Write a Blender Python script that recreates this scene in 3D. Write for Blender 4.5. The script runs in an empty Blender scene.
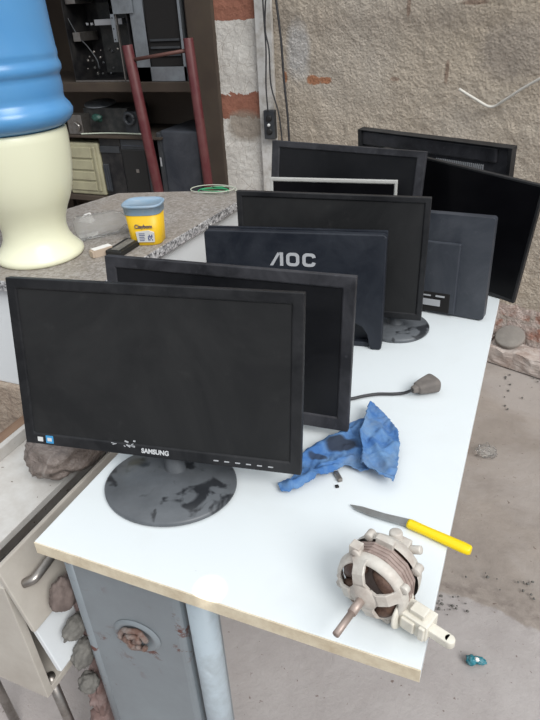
import bpy, bmesh, math, random
from mathutils import Vector, Matrix, noise
random.seed(7)
sc = bpy.context.scene
COL = sc.collection
PI = math.pi
T = 0.74                       # table top height

# ------------------------------------------------------------------ camera
F = 608.12
CAM = Vector((0.61731, -0.45497, 1.43283))
R = Matrix(((0.92247427, -0.15569324, 0.35327161),
            (0.38280973, 0.48735873, -0.78481729),
            (-0.04997925, 0.85920957, 0.50917678)))
cd = bpy.data.cameras.new('camera'); cam = bpy.data.objects.new('camera', cd); COL.objects.link(cam)
cam.matrix_world = Matrix.Translation(CAM) @ R.to_4x4()
cd.sensor_width = 36; cd.sensor_fit = 'AUTO'; cd.lens = 36 * F / 720; cd.clip_start = .02; cd.clip_end = 60
sc.camera = cam

def ray(u, v): return R @ Vector(((u - 270) / F, -(v - 360) / F, -1))
def at_z(u, v, z):
    d = ray(u, v); return CAM + d * ((z - CAM.z) / d.z)
def at_y(u, v, y):
    d = ray(u, v); return CAM + d * ((y - CAM.y) / d.y)
def at_plane(u, v, p, n):
    d = ray(u, v); return CAM + d * ((p - CAM).dot(n) / d.dot(n))

# ------------------------------------------------------------------ materials
class NT:
    """small wrapper for building node materials"""
    def __init__(s, name):
        s.m = bpy.data.materials.new(name); s.m.use_nodes = True
        s.t = s.m.node_tree; s.b = s.t.nodes['Principled BSDF']
        s.tc = s.t.nodes.new('ShaderNodeTexCoord')
    def n(s, kind, **kw):
        x = s.t.nodes.new(kind)
        for k, v in kw.items():
            setattr(x, k, v)
        return x
    def l(s, a, b): s.t.links.new(a, b)
    def inp(s, node, name, val):
        if hasattr(val, 'is_linked') or isinstance(val, bpy.types.NodeSocket): s.l(val, node.inputs[name])
        else: node.inputs[name].default_value = val
    def noise(s, scale, detail=4, rough=.6, vec=None, dist=0):
        x = s.n('ShaderNodeTexNoise'); x.inputs['Scale'].default_value = scale
        x.inputs['Detail'].default_value = detail; x.inputs['Roughness'].default_value = rough
        x.inputs['Distortion'].default_value = dist
        s.l(vec or s.tc.outputs['Object'], x.inputs['Vector']); return x.outputs['Fac']
    def voro(s, scale, feature='F1', vec=None, out='Distance'):
        x = s.n('ShaderNodeTexVoronoi', feature=feature); x.inputs['Scale'].default_value = scale
        s.l(vec or s.tc.outputs['Object'], x.inputs['Vector']); return x.outputs[out]
    def ramp(s, fac, stops):
        x = s.n('ShaderNodeValToRGB'); e = x.color_ramp.elements
        while len(e) < len(stops): e.new(.5)
        for el, (p, c) in zip(e, stops):
            el.position = p; el.color = (c, c, c, 1) if isinstance(c, (int, float)) else (*c, 1)
        s.l(fac, x.inputs['Fac']); return x.outputs['Color']
    def math(s, op, a, b=0.0, clamp=False):
        x = s.n('ShaderNodeMath', operation=op); x.use_clamp = clamp
        s.inp(x, 0, a); s.inp(x, 1, b); return x.outputs[0]
    def mix(s, fac, a, b):
        x = s.n('ShaderNodeMix', data_type='RGBA')
        s.inp(x, 0, fac)
        for i, v in ((6, a), (7, b)):
            if isinstance(v, bpy.types.NodeSocket): s.l(v, x.inputs[i])
            else: x.inputs[i].default_value = (*v, 1)
        return x.outputs[2]
    def bump(s, h, strength=.3, dist=.01):
        x = s.n('ShaderNodeBump'); x.inputs['Strength'].default_value = strength
        x.inputs['Distance'].default_value = dist; s.l(h, x.inputs['Height']); s.l(x.outputs['Normal'], s.b.inputs['Normal'])
    def xyz(s, vec=None):
        x = s.n('ShaderNodeSeparateXYZ'); s.l(vec or s.tc.outputs['Object'], x.inputs[0]); return x.outputs
    def col(s, c):
        if isinstance(c, bpy.types.NodeSocket): s.l(c, s.b.inputs['Base Color'])
        else: s.b.inputs['Base Color'].default_value = (*c, 1)
    def rough(s, r): s.inp(s.b, 'Roughness', r)
    def spot(s, u, w, cu, cw, ru, rw, nz=None, amt=.6, soft=.15, ang=0.):
        """mask of an irregular ellipse at (cu,cw) on coordinates u,w"""
        du = s.math('SUBTRACT', u, cu); dw = s.math('SUBTRACT', w, cw)
        if ang:
            c, sn = math.cos(ang), math.sin(ang)
            a = s.math('ADD', s.math('MULTIPLY', du, c), s.math('MULTIPLY', dw, sn))
            b = s.math('SUBTRACT', s.math('MULTIPLY', dw, c), s.math('MULTIPLY', du, sn))
            du, dw = a, b
        q = s.math('ADD', s.math('POWER', s.math('ABSOLUTE', s.math('DIVIDE', du, ru)), 2.5), s.math('POWER', s.math('ABSOLUTE', s.math('DIVIDE', dw, rw)), 2.5))
        if nz is not None: q = s.math('ADD', q, s.math('MULTIPLY', s.math('SUBTRACT', nz, .5), amt * 4))
        return s.math('DIVIDE', s.math('SUBTRACT', 1 + soft, q), 2 * soft, clamp=True)

def plain(name, c, rough=.5, metal=0, dust=None, amt=.5, scale=12, bump=0, spec=None):
    k = NT(name)
    if dust:
        f = k.ramp(k.noise(scale, 6, .65), [(.42, 0.), (.75, amt)])
        k.col(k.mix(f, c, dust))
        k.rough(k.math('ADD', k.math('MULTIPLY', f, .35), rough))
    else:
        k.col(c); k.rough(rough)
    k.b.inputs['Metallic'].default_value = metal
    if spec is not None: k.b.inputs['Specular IOR Level'].default_value = spec
    if bump: k.bump(k.noise(scale * 6, 3), bump, .002)
    return k.m

def plastic(name, c, rough, dust=(.16, .16, .165), lo=.02, amt=.35, scale=9, streak=True, spec=.5):
    """dusty, scuffed dark plastic"""
    k = NT(name)
    a = k.noise(scale, 6, .7, dist=.6); b = k.noise(scale * 9, 3, .7)
    f = k.math('ADD', k.ramp(a, [(.4, lo), (.72, amt)]), k.ramp(b, [(.62, 0.), (.8, amt * .6)]), clamp=True)
    if streak:
        v = k.voro(scale * 2.2, 'DISTANCE_TO_EDGE')
        f = k.math('ADD', f, k.math('MULTIPLY', k.ramp(v, [(.0, .25), (.012, 0.)]), k.ramp(k.noise(5, 2), [(.6, 0.), (.7, amt)])), clamp=True)
    k.col(k.mix(f, c, dust)); k.rough(k.math('ADD', k.math('MULTIPLY', f, .5), rough))
    k.b.inputs['Specular IOR Level'].default_value = spec
    return k.m

M = {}
M['bezel'] = plastic('black_bezel_plastic', (.007, .0075, .009), .42, dust=(.10, .10, .105), lo=.02, amt=.22, spec=.3)
M['bezel_grey'] = plastic('scuffed_bezel_plastic', (.009, .0095, .012), .45, dust=(.15, .15, .17), lo=.04, amt=.32, spec=.35)
M['screen_dusty'] = plastic('dusty_screen', (.0105, .011, .012), .5, dust=(.045, .045, .045), lo=.08, amt=.4, scale=4, spec=.25)
M['screen'] = plastic('black_screen', (.006, .0065, .008), .36, dust=(.03, .03, .034), lo=.03, amt=.3, scale=5, spec=.25)
M['screen_gloss'] = plastic('clean_black_screen', (.003, .003, .004), .3, dust=(.012, .012, .015), lo=0., amt=.2, scale=6, streak=False, spec=.15)
M['shell'] = plastic('blue_black_shell', (.008, .0105, .017), .42, dust=(.09, .10, .12), lo=.02, amt=.2, scale=10, spec=.35)
M['shell_grey'] = plastic('slate_shell', (.028, .033, .044), .36, dust=(.16, .17, .19), lo=.05, amt=.35, scale=6)
k = NT('gloss_stand')
a = k.ramp(k.noise(24, 3, .5, dist=.5), [(.57, 1.), (.64, 0.)]); b = k.ramp(k.noise(9, 5, .7), [(.3, .5), (.7, 1.)])
f = k.math('MULTIPLY', a, b)
k.col(k.mix(f, (.022, .024, .028), (.115, .125, .137))); k.rough(k.math('ADD', k.math('MULTIPLY', f, .2), .28)); M['stand'] = k.m
M['silver'] = plain('silver_plastic', (.5, .5, .48), .4, .1, dust=(.3, .29, .27), amt=.5)
M['letter'] = plain('silver_letter', (.42, .43, .45), .4)
M['letter_dim'] = plain('print_letter', (.55, .56, .57), .5)
M['sticker_blue'] = plain('blue_sticker', (.05, .28, .55), .5)
M['sticker_white'] = plain('white_sticker', (.62, .63, .62), .5)
M['paper'] = plain('paper_white', (.75, .74, .72), .8)
M['dark_gap'] = plain('dark_gap', (.008, .007, .007), .9)

# white laminate of the table top
k = NT('white_laminate')
sp = k.ramp(k.noise(140, 2, .5), [(.76, 0.), (.79, .5)])
sm = k.ramp(k.noise(6, 6, .7, dist=.5), [(.48, 0.), (.75, .22)])
sp = k.math('MULTIPLY', sp, k.ramp(k.noise(9, 2), [(.55, 0.), (.65, 1.)]))
k.col(k.mix(sp, k.mix(sm, (.70, .745, .765), (.58, .60, .59)), (.22, .2, .18))); k.rough(.32)
M['laminate'] = k.m
k = NT('beige_edge_band')
k.col(k.mix(k.ramp(k.noise(25, 5, .7), [(.4, 0.), (.7, 1.)]), (.70, .62, .47), (.52, .43, .30))); k.rough(.55)
M['edge'] = k.m
k = NT('old_white_board')
a = k.ramp(k.noise(7, 6, .7), [(.4, 0.), (.75, .8)])
c = k.mix(a, (.56, .55, .53), (.33, .29, .25))
c = k.mix(k.ramp(k.noise(60, 3, .6), [(.68, 0.), (.72, 1.)]), c, (.12, .09, .07))
k.col(c); k.rough(.5); M['board'] = k.m
k = NT('beige_board')
a = k.ramp(k.noise(5, 6, .7), [(.35, 0.), (.75, .8)])
k.col(k.mix(a, (.50, .47, .42), (.34, .30, .26))); k.rough(.6); M['board_beige'] = k.m
k = NT('raw_wood')
mp = k.n('ShaderNodeMapping'); mp.inputs['Scale'].default_value = (30, 2, 30); k.l(k.tc.outputs['Object'], mp.inputs[0])
k.col(k.ramp(k.noise(1.5, 5, .7, vec=mp.outputs[0]), [(.3, (.13, .075, .045)), (.7, (.28, .18, .12))])); k.rough(.8); M['wood'] = k.m

# grey metal cabinet
k = NT('painted_steel')
r1 = k.noise(28, 5, .7, dist=.4)
z = k.xyz()[2]
lowm = k.math('MULTIPLY', k.ramp(r1, [(.56, 0.), (.62, 1.)]), k.ramp(k.noise(5, 2), [(.52, 0.), (.62, 1.)]))
c = k.mix(k.ramp(k.noise(6, 5, .7), [(.3, 0.), (.8, .7)]), (.25, .285, .31), (.18, .195, .21))
k.col(k.mix(lowm, c, (.13, .055, .045))); k.rough(.42); k.b.inputs['Metallic'].default_value = .2
M['steel'] = k.m
M['steel_light'] = plain('pale_blue_steel', (.42, .49, .54), .4, .1, dust=(.2, .2, .2), amt=.6, scale=14)
M['rust'] = plain('rusted_metal', (.15, .085, .065), .75, .2, dust=(.40, .37, .35), amt=.9, scale=40, bump=.6)
M['chrome'] = plain('dull_chrome', (.35, .33, .31), .32, .9, dust=(.15, .12, .1), amt=.7, scale=30)
M['alu'] = plain('zinc_sheet', (.34, .37, .40), .38, .7, dust=(.12, .12, .12), amt=.6, scale=9)
M['black_metal'] = plain('black_metal', (.012, .012, .014), .4, .2, dust=(.08, .075, .07), amt=.6, scale=10)
M['dark_board'] = plain('dark_board', (.02, .022, .022), .6, dust=(.09, .085, .08), amt=.7, scale=25)
M['charcoal'] = plain('charcoal_case', (.03, .034, .04), .42, dust=(.09, .09, .09), amt=.5, scale=10)
M['beige_case'] = plain('yellowed_case', (.38, .36, .24), .5, dust=(.22, .2, .14), amt=.7, scale=8)
M['red'] = plain('oxblood_paint', (.095, .018, .022), .42, dust=(.16, .07, .06), amt=.5, scale=16, bump=.2)
M['rung'] = plain('rusty_rod', (.13, .06, .05), .6, .3)
M['brown'] = plain('brown_timber', (.048, .034, .025), .8, dust=(.09, .07, .05), amt=.6, scale=5)
M['brown_light'] = plain('brown_board', (.16, .125, .10), .8, dust=(.22, .18, .15), amt=.6, scale=5)
k = NT('blue_jug_plastic')
k.col(k.mix(k.ramp(k.noise(4, 3), [(.3, 0.), (.8, .5)]), (.075, .27, .56), (.17, .40, .66))); k.rough(.28)
k.b.inputs['Subsurface Weight'].default_value = .15; k.b.inputs['Subsurface Radius'].default_value = (.02, .04, .06)
M['blue_jug'] = k.m
k = NT('cream_glaze')
k.col(k.mix(k.ramp(k.noise(30, 4, .7), [(.72, 0.), (.78, .5)]), (.80, .80, .60), (.5, .42, .25))); k.rough(.3); M['cream'] = k.m
M['yellow'] = plain('yellow_label', (.80, .50, .015), .45)
M['yellow_handle'] = plain('yellow_plastic', (.86, .62, .0), .35)
M['navy'] = plain('navy_print', (.01, .03, .16), .5)
M['pale_blue'] = plain('cloudy_blue_plastic', (.24, .36, .48), .4, dust=(.4, .42, .43), amt=.6, scale=20)
M['blade'] = plain('worn_blade', (.34, .35, .35), .35, .85, dust=(.2, .17, .15), amt=.6, scale=40)
M['cast'] = plain('dirty_cast_alloy', (.58, .55, .50), .5, .1, dust=(.36, .29, .25), amt=.8, scale=30, bump=.3)
M['lamin'] = plain('brown_laminations', (.36, .28, .25), .6, .1, dust=(.22, .16, .14), amt=.8, scale=50, bump=.4)
M['coil'] = plain('dark_copper', (.075, .04, .03), .5, .3, dust=(.2, .12, .08), amt=.7, scale=60, bump=.5)
M['shaft'] = plain('rusty_shaft', (.42, .34, .30), .4, .5, dust=(.25, .19, .17), amt=.6, scale=60)
M['cream_part'] = plain('off_white_plastic', (.72, .69, .61), .45, dust=(.5, .46, .38), amt=.7, scale=30)
M['rubber'] = plain('grey_rubber', (.13, .115, .105), .7, dust=(.24, .21, .19), amt=.8, scale=40, bump=.3)
M['black'] = plain('matt_black', (.012, .012, .012), .5)
M['cable'] = plain('dark_cable', (.03, .03, .033), .55)
M['green'] = plain('green_wire', (.03, .30, .13), .45)
M['pale_wire'] = plain('pale_wire', (.45, .48, .40), .5)
M['white_wire'] = plain('white_strip', (.62, .60, .55), .6)
M['tan'] = plain('tan_card', (.45, .36, .28), .7)
M['teal'] = plain('teal_wrapper', (.01, .17, .22), .35, dust=(.2, .32, .34), amt=.7, scale=60)
M['slate'] = plain('cement_grey', (.24, .22, .2), .9, dust=(.32, .3, .27), amt=.8, scale=30, bump=.5)
M['pink_cloth'] = plain('dirty_pink_cloth', (.15, .095, .085), .85, dust=(.30, .24, .23), amt=.9, scale=18, bump=.4)
M['stone_dark'] = plain('brown_stone', (.13, .10, .09), .8, dust=(.24, .19, .17), amt=.8, scale=30, bump=.5)
M['stone'] = plain('grey_stone', (.12, .115, .105), .8, dust=(.24, .23, .21), amt=.8, scale=45, bump=.4)
M['white_tile'] = plain('white_tile', (.66, .69, .71), .25)

k = NT('blue_cloth')
c = k.mix(k.ramp(k.noise(22, 5, .7, dist=.5), [(.38, 0.), (.72, 1.)]), (.045, .14, .36), (.15, .28, .47))
c = k.mix(k.ramp(k.noise(11, 5, .7), [(.52, 0.), (.68, .6)]), c, (.14, .19, .27))
k.col(c); k.rough(.9); k.bump(k.noise(500, 2), .4, .001); M['cloth'] = k.m; CL = k

k = NT('clear_plastic')
k.col((.85, .87, .87)); k.rough(.12); k.b.inputs['Transmission Weight'].default_value = .9; k.b.inputs['IOR'].default_value = 1.2
k.b.inputs['Alpha'].default_value = .55
M['clear'] = k.m
k = NT('dirty_film')
a = k.ramp(k.noise(18, 6, .75, dist=.8), [(.3, (.09, .07, .06)), (.55, (.22, .18, .16)), (.8, (.42, .38, .35))])
k.col(a); k.rough(.35); k.bump(k.noise(30, 5, .7, dist=1.), .8, .01); M['film'] = k.m

# granite
k = NT('granite')
v = k.voro(210, out='Color'); w = k.voro(95, out='Color')
bw = k.n('ShaderNodeRGBToBW'); k.l(v, bw.inputs[0]); bw2 = k.n('ShaderNodeRGBToBW'); k.l(w, bw2.inputs[0])
g = k.math('ADD', k.math('MULTIPLY', bw.outputs[0], .6), k.math('MULTIPLY', bw2.outputs[0], .4))
gr = k.ramp(g, [(.2, (.04, .04, .045)), (.42, (.22, .22, .23)), (.6, (.42, .42, .43)), (.85, (.66, .66, .66))])
nrm = k.n('ShaderNodeNewGeometry'); nz = k.xyz(nrm.outputs['Normal'])[2]
du = k.math('MULTIPLY', k.ramp(k.noise(5, 6, .7), [(.25, .45), (.7, .9)]), k.math('GREATER_THAN', nz, .5))
k.col(k.mix(du, gr, (.25, .215, .18))); k.rough(k.math('ADD', k.math('MULTIPLY', du, .4), .3)); M['granite'] = k.m

# ------------------------------------------------------------------ mesh helpers
def new(): return bmesh.new()
def xf(bm, verts, mat):
    bmesh.ops.transform(bm, matrix=mat, verts=verts)
def box(bm, lo, hi, mat=None, mi=0):
    r = bmesh.ops.create_cube(bm, size=1)
    vs = r['verts']; lo = Vector(lo); hi = Vector(hi); c = (lo + hi) / 2; s = hi - lo
    for v in vs: v.co = Vector((v.co.x * s.x, v.co.y * s.y, v.co.z * s.z)) + c
    if mat is not None: xf(bm, vs, mat)
    for f in {f for v in vs for f in v.link_faces}: f.material_index = mi
    return vs
def basis(d):
    d = d.normalized(); a = Vector((0, 0, 1)) if abs(d.z) < .9 else Vector((1, 0, 0))
    x = a.cross(d).normalized(); return x, d.cross(x)
def tube(bm, pts, r, seg=10, cap=True, mi=0):
    """tube along points; r a number or one radius per point"""
    pts = [Vector(p) for p in pts]; rs = r if isinstance(r, (list, tuple)) else [r] * len(pts)
    rings = []; px = None
    for i, p in enumerate(pts):
        d = (pts[min(i + 1, len(pts) - 1)] - pts[max(i - 1, 0)])
        if px is None: x, y = basis(d)
        else:
            dn = d.normalized(); x = (px - dn * px.dot(dn)).normalized(); y = dn.cross(x)
        px = x
        rings.append([bm.verts.new(p + x * (rs[i] * math.cos(a)) + y * (rs[i] * math.sin(a))) for a in [2 * PI * j / seg for j in range(seg)]])
    fs = []
    for a, b in zip(rings, rings[1:]):
        for j in range(seg): fs.append(bm.faces.new((a[j], a[(j + 1) % seg], b[(j + 1) % seg], b[j])))
    if cap:
        fs.append(bm.faces.new(rings[0][::-1])); fs.append(bm.faces.new(rings[-1]))
    for f in fs: f.material_index = mi; f.smooth = True
    return fs
def lathe(bm, prof, seg=40, mat=None, mi=0, smooth=True):
    """profile [(r,z)...] about z; ends at r=0 are closed"""
    rings = []; vs = []
    for r, z in prof:
        if r < 1e-6: ring = [bm.verts.new((0, 0, z))]
        else: ring = [bm.verts.new((r * math.cos(2 * PI * j / seg), r * math.sin(2 * PI * j / seg), z)) for j in range(seg)]
        rings.append(ring); vs += ring
    for a, b in zip(rings, rings[1:]):
        for j in range(seg):
            k2 = (j + 1) % seg
            if len(a) == 1 and len(b) == 1: continue
            if len(a) == 1: f = bm.faces.new((a[0], b[k2], b[j]))
            elif len(b) == 1: f = bm.faces.new((a[j], a[k2], b[0]))
            else: f = bm.faces.new((a[j], a[k2], b[k2], b[j]))
            f.smooth = smooth; f.material_index = mi
    if mat is not None: xf(bm, vs, mat)
    return vs
def prism(bm, poly, y0, y1, mat=None, mi=0):
    """polygon [(x,z)...] extruded from y0 to y1"""
    a = [bm.verts.new((x, y0, z)) for x, z in poly]; b = [bm.verts.new((x, y1, z)) for x, z in poly]
    n = len(poly); fs = [bm.faces.new(a), bm.faces.new(b[::-1])]
    for i in range(n): fs.append(bm.faces.new((a[(i + 1) % n], a[i], b[i], b[(i + 1) % n])))
    for f in fs: f.material_index = mi
    if mat is not None: xf(bm, a + b, mat)
    return fs
def zprism(bm, poly, z0, z1, mat=None):
    a = [bm.verts.new((x, y, z0)) for x, y in poly]; b = [bm.verts.new((x, y, z1)) for x, y in poly]
    n = len(poly); bm.faces.new(a[::-1]); bm.faces.new(b)
    for i in range(n): bm.faces.new((a[i], a[(i + 1) % n], b[(i + 1) % n], b[i]))
    if mat is not None: xf(bm, a + b, mat)
def blob(bm, c, r, seed=0, amp=.25, freq=2.5, sub=4, mat=None):
    q = bmesh.ops.create_icosphere(bm, subdivisions=sub, radius=1)
    c = Vector(c); r = Vector(r); off = Vector((seed * 7.3, seed * 3.1, seed * 1.7))
    for v in q['verts']:
        d = v.co.normalized(); s = 1 + amp * noise.fractal(d * freq + off, .9, 2.2, 4)
        v.co = Vector((d.x * r.x * s, d.y * r.y * s, d.z * r.z * s))
    if mat is not None: xf(bm, q['verts'], mat)
    for v in q['verts']: v.co += c
    for f in {f for v in q['verts'] for f in v.link_faces}: f.smooth = True
def tri(bm): bmesh.ops.triangulate(bm, faces=[f for f in bm.faces if len(f.verts) > 4])

def link(name, bm, mats, parent=None, bevel=0, seg=2, auto=None):
    """make ONE mesh object from world-space geometry, put it under parent"""
    bmesh.ops.recalc_face_normals(bm, faces=bm.faces)
    if parent is None:
        # origin at the base of the mesh
        xs = [v.co for v in bm.verts]
        o0 = Vector(((min(v.x for v in xs) + max(v.x for v in xs)) / 2, (min(v.y for v in xs) + max(v.y for v in xs)) / 2, min(v.z for v in xs)))
        inv = Matrix.Translation(-o0)
    else:
        inv = WM[parent.name].inverted()
    xf(bm, bm.verts, inv)
    me = bpy.data.meshes.new(name); bm.to_mesh(me); bm.free()
    for m in (mats if isinstance(mats, (list, tuple)) else [mats]): me.materials.append(M[m] if isinstance(m, str) else m)
    o = bpy.data.objects.new(name, me); COL.objects.link(o)
    if parent is None: o.location = o0; WM[o.name] = Matrix.Translation(o0)
    else: o.parent = parent; WM[o.name] = WM[parent.name]
    if bevel:
        b = o.modifiers.new('bevel', 'BEVEL'); b.width = bevel; b.segments = seg; b.limit_method = 'ANGLE'; b.angle_limit = .6
        b.harden_normals = False
    return o
WM = {}
def tag(o, label, cat, group=None):
    o['label'] = label; o['category'] = cat
    if group: o['group'] = group
    return o
def thing(name, label, cat, loc, rz=0, group=None):
    o = bpy.data.objects.new(name, None); COL.objects.link(o); o.empty_display_size = .05
    o.location = loc; o.rotation_euler = (0, 0, rz)
    WM[o.name] = Matrix.Translation(Vector(loc)) @ Matrix.Rotation(rz, 4, 'Z')
    return tag(o, label, cat, group)
def struct(o): o['kind'] = 'structure'; return o
def text_bm(body, size, depth, mat, bold=0.0, width=None):
    """letters as geometry: text lies in local x/z facing -y, centred"""
    cu = bpy.data.curves.new('lettering', 'FONT'); cu.body = body; cu.size = size; cu.extrude = depth / 2
    cu.align_x = 'CENTER'; cu.align_y = 'CENTER'; cu.offset = bold
    ob = bpy.data.objects.new('lettering', cu); COL.objects.link(ob)
    me = bpy.data.meshes.new_from_object(ob.evaluated_get(bpy.context.evaluated_depsgraph_get()))
    bpy.data.objects.remove(ob); bm = new(); bm.from_mesh(me); bpy.data.meshes.remove(me); bpy.data.curves.remove(cu)
    xf(bm, bm.verts, Matrix.Rotation(PI / 2, 4, 'X'))
    if width:
        w = max(v.co.x for v in bm.verts) - min(v.co.x for v in bm.verts)
        xf(bm, bm.verts, Matrix.Diagonal((width / w, 1, 1, 1)))
    xf(bm, bm.verts, mat); return bm

# ------------------------------------------------------------------ setting
WA = math.atan(-.36)
W0 = Vector((.6, 2.15, 0)); WMAT = Matrix.Translation(W0) @ Matrix.Rotation(WA, 4, 'Z')
WN = Vector((-math.sin(WA), math.cos(WA), 0))
def on_wall(u, v):
    p = WMAT.inverted() @ at_plane(u, v, W0, WN); return p.x, p.z
PIER_Y = 2.60

def rough_wall(name, mat, wm, x0, x1, z0, z1, thick, step, amp, seed):
    bm = new(); nx = int((x1 - x0) / step); nz = int((z1 - z0) / step); g = []
    for i in range(nx + 1):
        col = []
        for j in range(nz + 1):
            x = x0 + (x1 - x0) * i / nx; z = z0 + (z1 - z0) * j / nz
            p = Vector((x, z, seed))
            d = amp * (noise.fractal(p * 7, .8, 2.1, 3) * .4 + noise.fractal(p * 45, .8, 2.1, 3) * .30)
            col.append(bm.verts.new((x, -d, z)))
        g.append(col)
    for i in range(nx):
        for j in range(nz):
            f = bm.faces.new((g[i][j], g[i + 1][j], g[i + 1][j + 1], g[i][j + 1])); f.smooth = True
    box(bm, (x0, .02, z0), (x1, thick, z1))
    me = bpy.data.meshes.new(name); bm.to_mesh(me); bm.free(); me.materials.append(mat)
    o = bpy.data.objects.new(name, me); COL.objects.link(o); o.matrix_world = wm
    return struct(o)

# right hand plaster wall with holes, a grey patch and bare bricks at its foot
k = NT('rough_plaster')
X, Y_, Z = k.xyz()
nz = k.noise(9, 5, .7, dist=.4)
c = k.mix(k.ramp(k.noise(3.2, 6, .7, dist=.4), [(.3, 0.), (.7, 1.)]), (.58, .495, .39), (.48, .40, .31))
c = k.mix(k.ramp(k.noise(75, 4, .7), [(.34, .45), (.44, 0.)]), c, (.30, .24, .19))
c = k.mix(k.ramp(k.noise(1.1, 3, .6), [(.35, 0.), (.7, .5)]), c, (.60, .565, .52))
def sp_at(u, v, ru, rv, amt=.35, soft=.25, ang=0.):
    s, z = on_wall(u, v); sc_ = 1 / 235.
    return k.spot(X, Z, s, z, ru * sc_, rv * sc_, nz, amt, soft, ang)
band = k.ramp(k.math('ADD', k.math('ABSOLUTE', k.math('SUBTRACT', Z, on_wall(400, 22)[1])), k.math('MULTIPLY', nz, .05)), [(.03, .45), (.10, 0.)])
c = k.mix(band, c, (.34, .285, .235))
c = k.mix(k.math('MULTIPLY', sp_at(298, 52, 16, 28, .5, .6), .8), c, (.56, .545, .53))
nzf = k.noise(38, 5, .7, dist=.3)
for u_, v_, ru_, rv_ in [(313, 80, 9, 5), (325, 80.5, 9, 3.4), (285, 77, 3.5, 6)]:
    s_w, z_w = on_wall(u_, v_); c = k.mix(k.spot(X, Z, s_w, z_w, ru_ / 235, rv_ / 235, nzf, .75, .3), c, (.47, .22, .12))
for a in [(409, 6, 2.2, 9), (447, 72, 2.2, 10), (395, 79, 5, 2), (510, 68, 6, 2), (475, 2, 12, 2), (533, 205, 3, 20)]:
    c = k.mix(k.math('MULTIPLY', sp_at(*a, amt=.45, soft=.6), .62), c, (.22, .13, .09))
c = k.mix(sp_at(512, 52, 30, 22, amt=.5, soft=.6), c, (.42, .36, .30))
# bare bricks below
zl = k.math('ADD', Z, k.math('MULTIPLY', k.math('SUBTRACT', nz, .5), .16))
lim = on_wall(515, 303)[1]
bare = k.ramp(k.math('SUBTRACT', lim, zl), [(0., 0.), (.01, 1.)])
br = k.n('ShaderNodeTexBrick'); cx = k.n('ShaderNodeCombineXYZ'); k.l(X, cx.inputs[0]); k.l(Z, cx.inputs[1])
k.l(cx.outputs[0], br.inputs['Vector']); br.inputs['Scale'].default_value = 1; br.inputs['Brick Width'].default_value = .23
br.inputs['Row Height'].default_value = .085; br.inputs['Mortar Size'].default_value = .013; br.inputs['Mortar Smooth'].default_value = .3
br.inputs['Color1'].default_value = (.34, .14, .09, 1); br.inputs['Color2'].default_value = (.42, .22, .16, 1); br.inputs['Mortar'].default_value = (.42, .36, .31, 1)
bc = k.mix(k.ramp(nz, [(.40, .15), (.52, .9)]), br.outputs['Color'], (.66, .56, .51))
c = k.mix(bare, c, bc)
k.col(c); k.rough(.92)
h = k.math('ADD', k.math('MULTIPLY', k.noise(48, 6, .75, dist=.3), 1.0), k.math('MULTIPLY', k.voro(85), .5))
k.bump(h, .75, .012)
wall_r = rough_wall('wall_right', k.m, WMAT, -1.34, 1.35, 0, 2.7, .22, .0095, .011, 3.1)

# narrow pier: bare brick, white plaster
k = NT('pier_plaster')
X, Y_, Z = k.xyz(); nz = k.noise(16, 5, .7, dist=.5)
c = k.mix(k.ramp(k.noise(7, 6, .7), [(.35, 0.), (.7, 1.)]), (.64, .62, .58), (.50, .47, .43))
c = k.mix(k.ramp(k.voro(16, 'DISTANCE_TO_EDGE'), [(.004, .7), (.02, 0.)]), c, (.34, .30, .26))
def pz(u, v): return at_y(u, v, PIER_Y)
def band_mask(v0, v1, amp=.06):
    z1 = pz(235, v0).z; z0 = pz(235, v1).z
    zz = k.math('ADD', Z, k.math('MULTIPLY', k.math('SUBTRACT', nz, .5), amp * 2))
    return k.math('MULTIPLY', k.math('GREATER_THAN', zz, z0), k.math('LESS_THAN', zz, z1))
brick = k.mix(k.noise(45, 4), (.34, .15, .095), (.22, .085, .06))
c = k.mix(band_mask(94, 118), c, brick)
c = k.mix(k.math('GREATER_THAN', k.math('ADD', Z, k.math('MULTIPLY', k.math('SUBTRACT', nz, .5), .03)), pz(235, 20).z), c, brick)
pp = pz(246, 126)
c = k.mix(k.math('MULTIPLY', k.spot(X, Z, pp.x, pp.z, .10, .075, nz, .35, .5), .8), c, (.25, .205, .16))
k.col(c); k.rough(.9); k.bump(k.noise(35, 6, .7), .6, .015)
xl = pz(227, 187).x; xr = -.66
pier = rough_wall('wall_pier', k.m, Matrix.Translation((0, PIER_Y, 0)), xl, xr, 0, 2.7, .22, .0125, .012, 9.2)

# storage room behind the opening
def wallbox(name, lo, hi, mat):
    bm = new(); box(bm, lo, hi); return struct(link(name, bm, mat))
wallbox('wall_back', (-3.4, 3.25, 0), (xl + .1, 3.35, 2.7), 'brown')
wallbox('wall_shade_left', (-3.5, 1.55, 0), (-3.4, 3.35, 2.7), 'brown')  # unseen side wall, added to keep daylight out of the storage
wallbox('ceiling_shade', (-3.5, 1.9, 2.3), (xl, 3.35, 2.38), 'brown')  # unseen roof over the storage alone, added to darken it
bm = new(); q0 = at_y(190, 0, 2.62).x
box(bm, (q0 - .02, 2.585, 0), (xl + .012, 3.25, 2.45))
struct(link('trim_1', bm, 'brown', bevel=.01))

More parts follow.
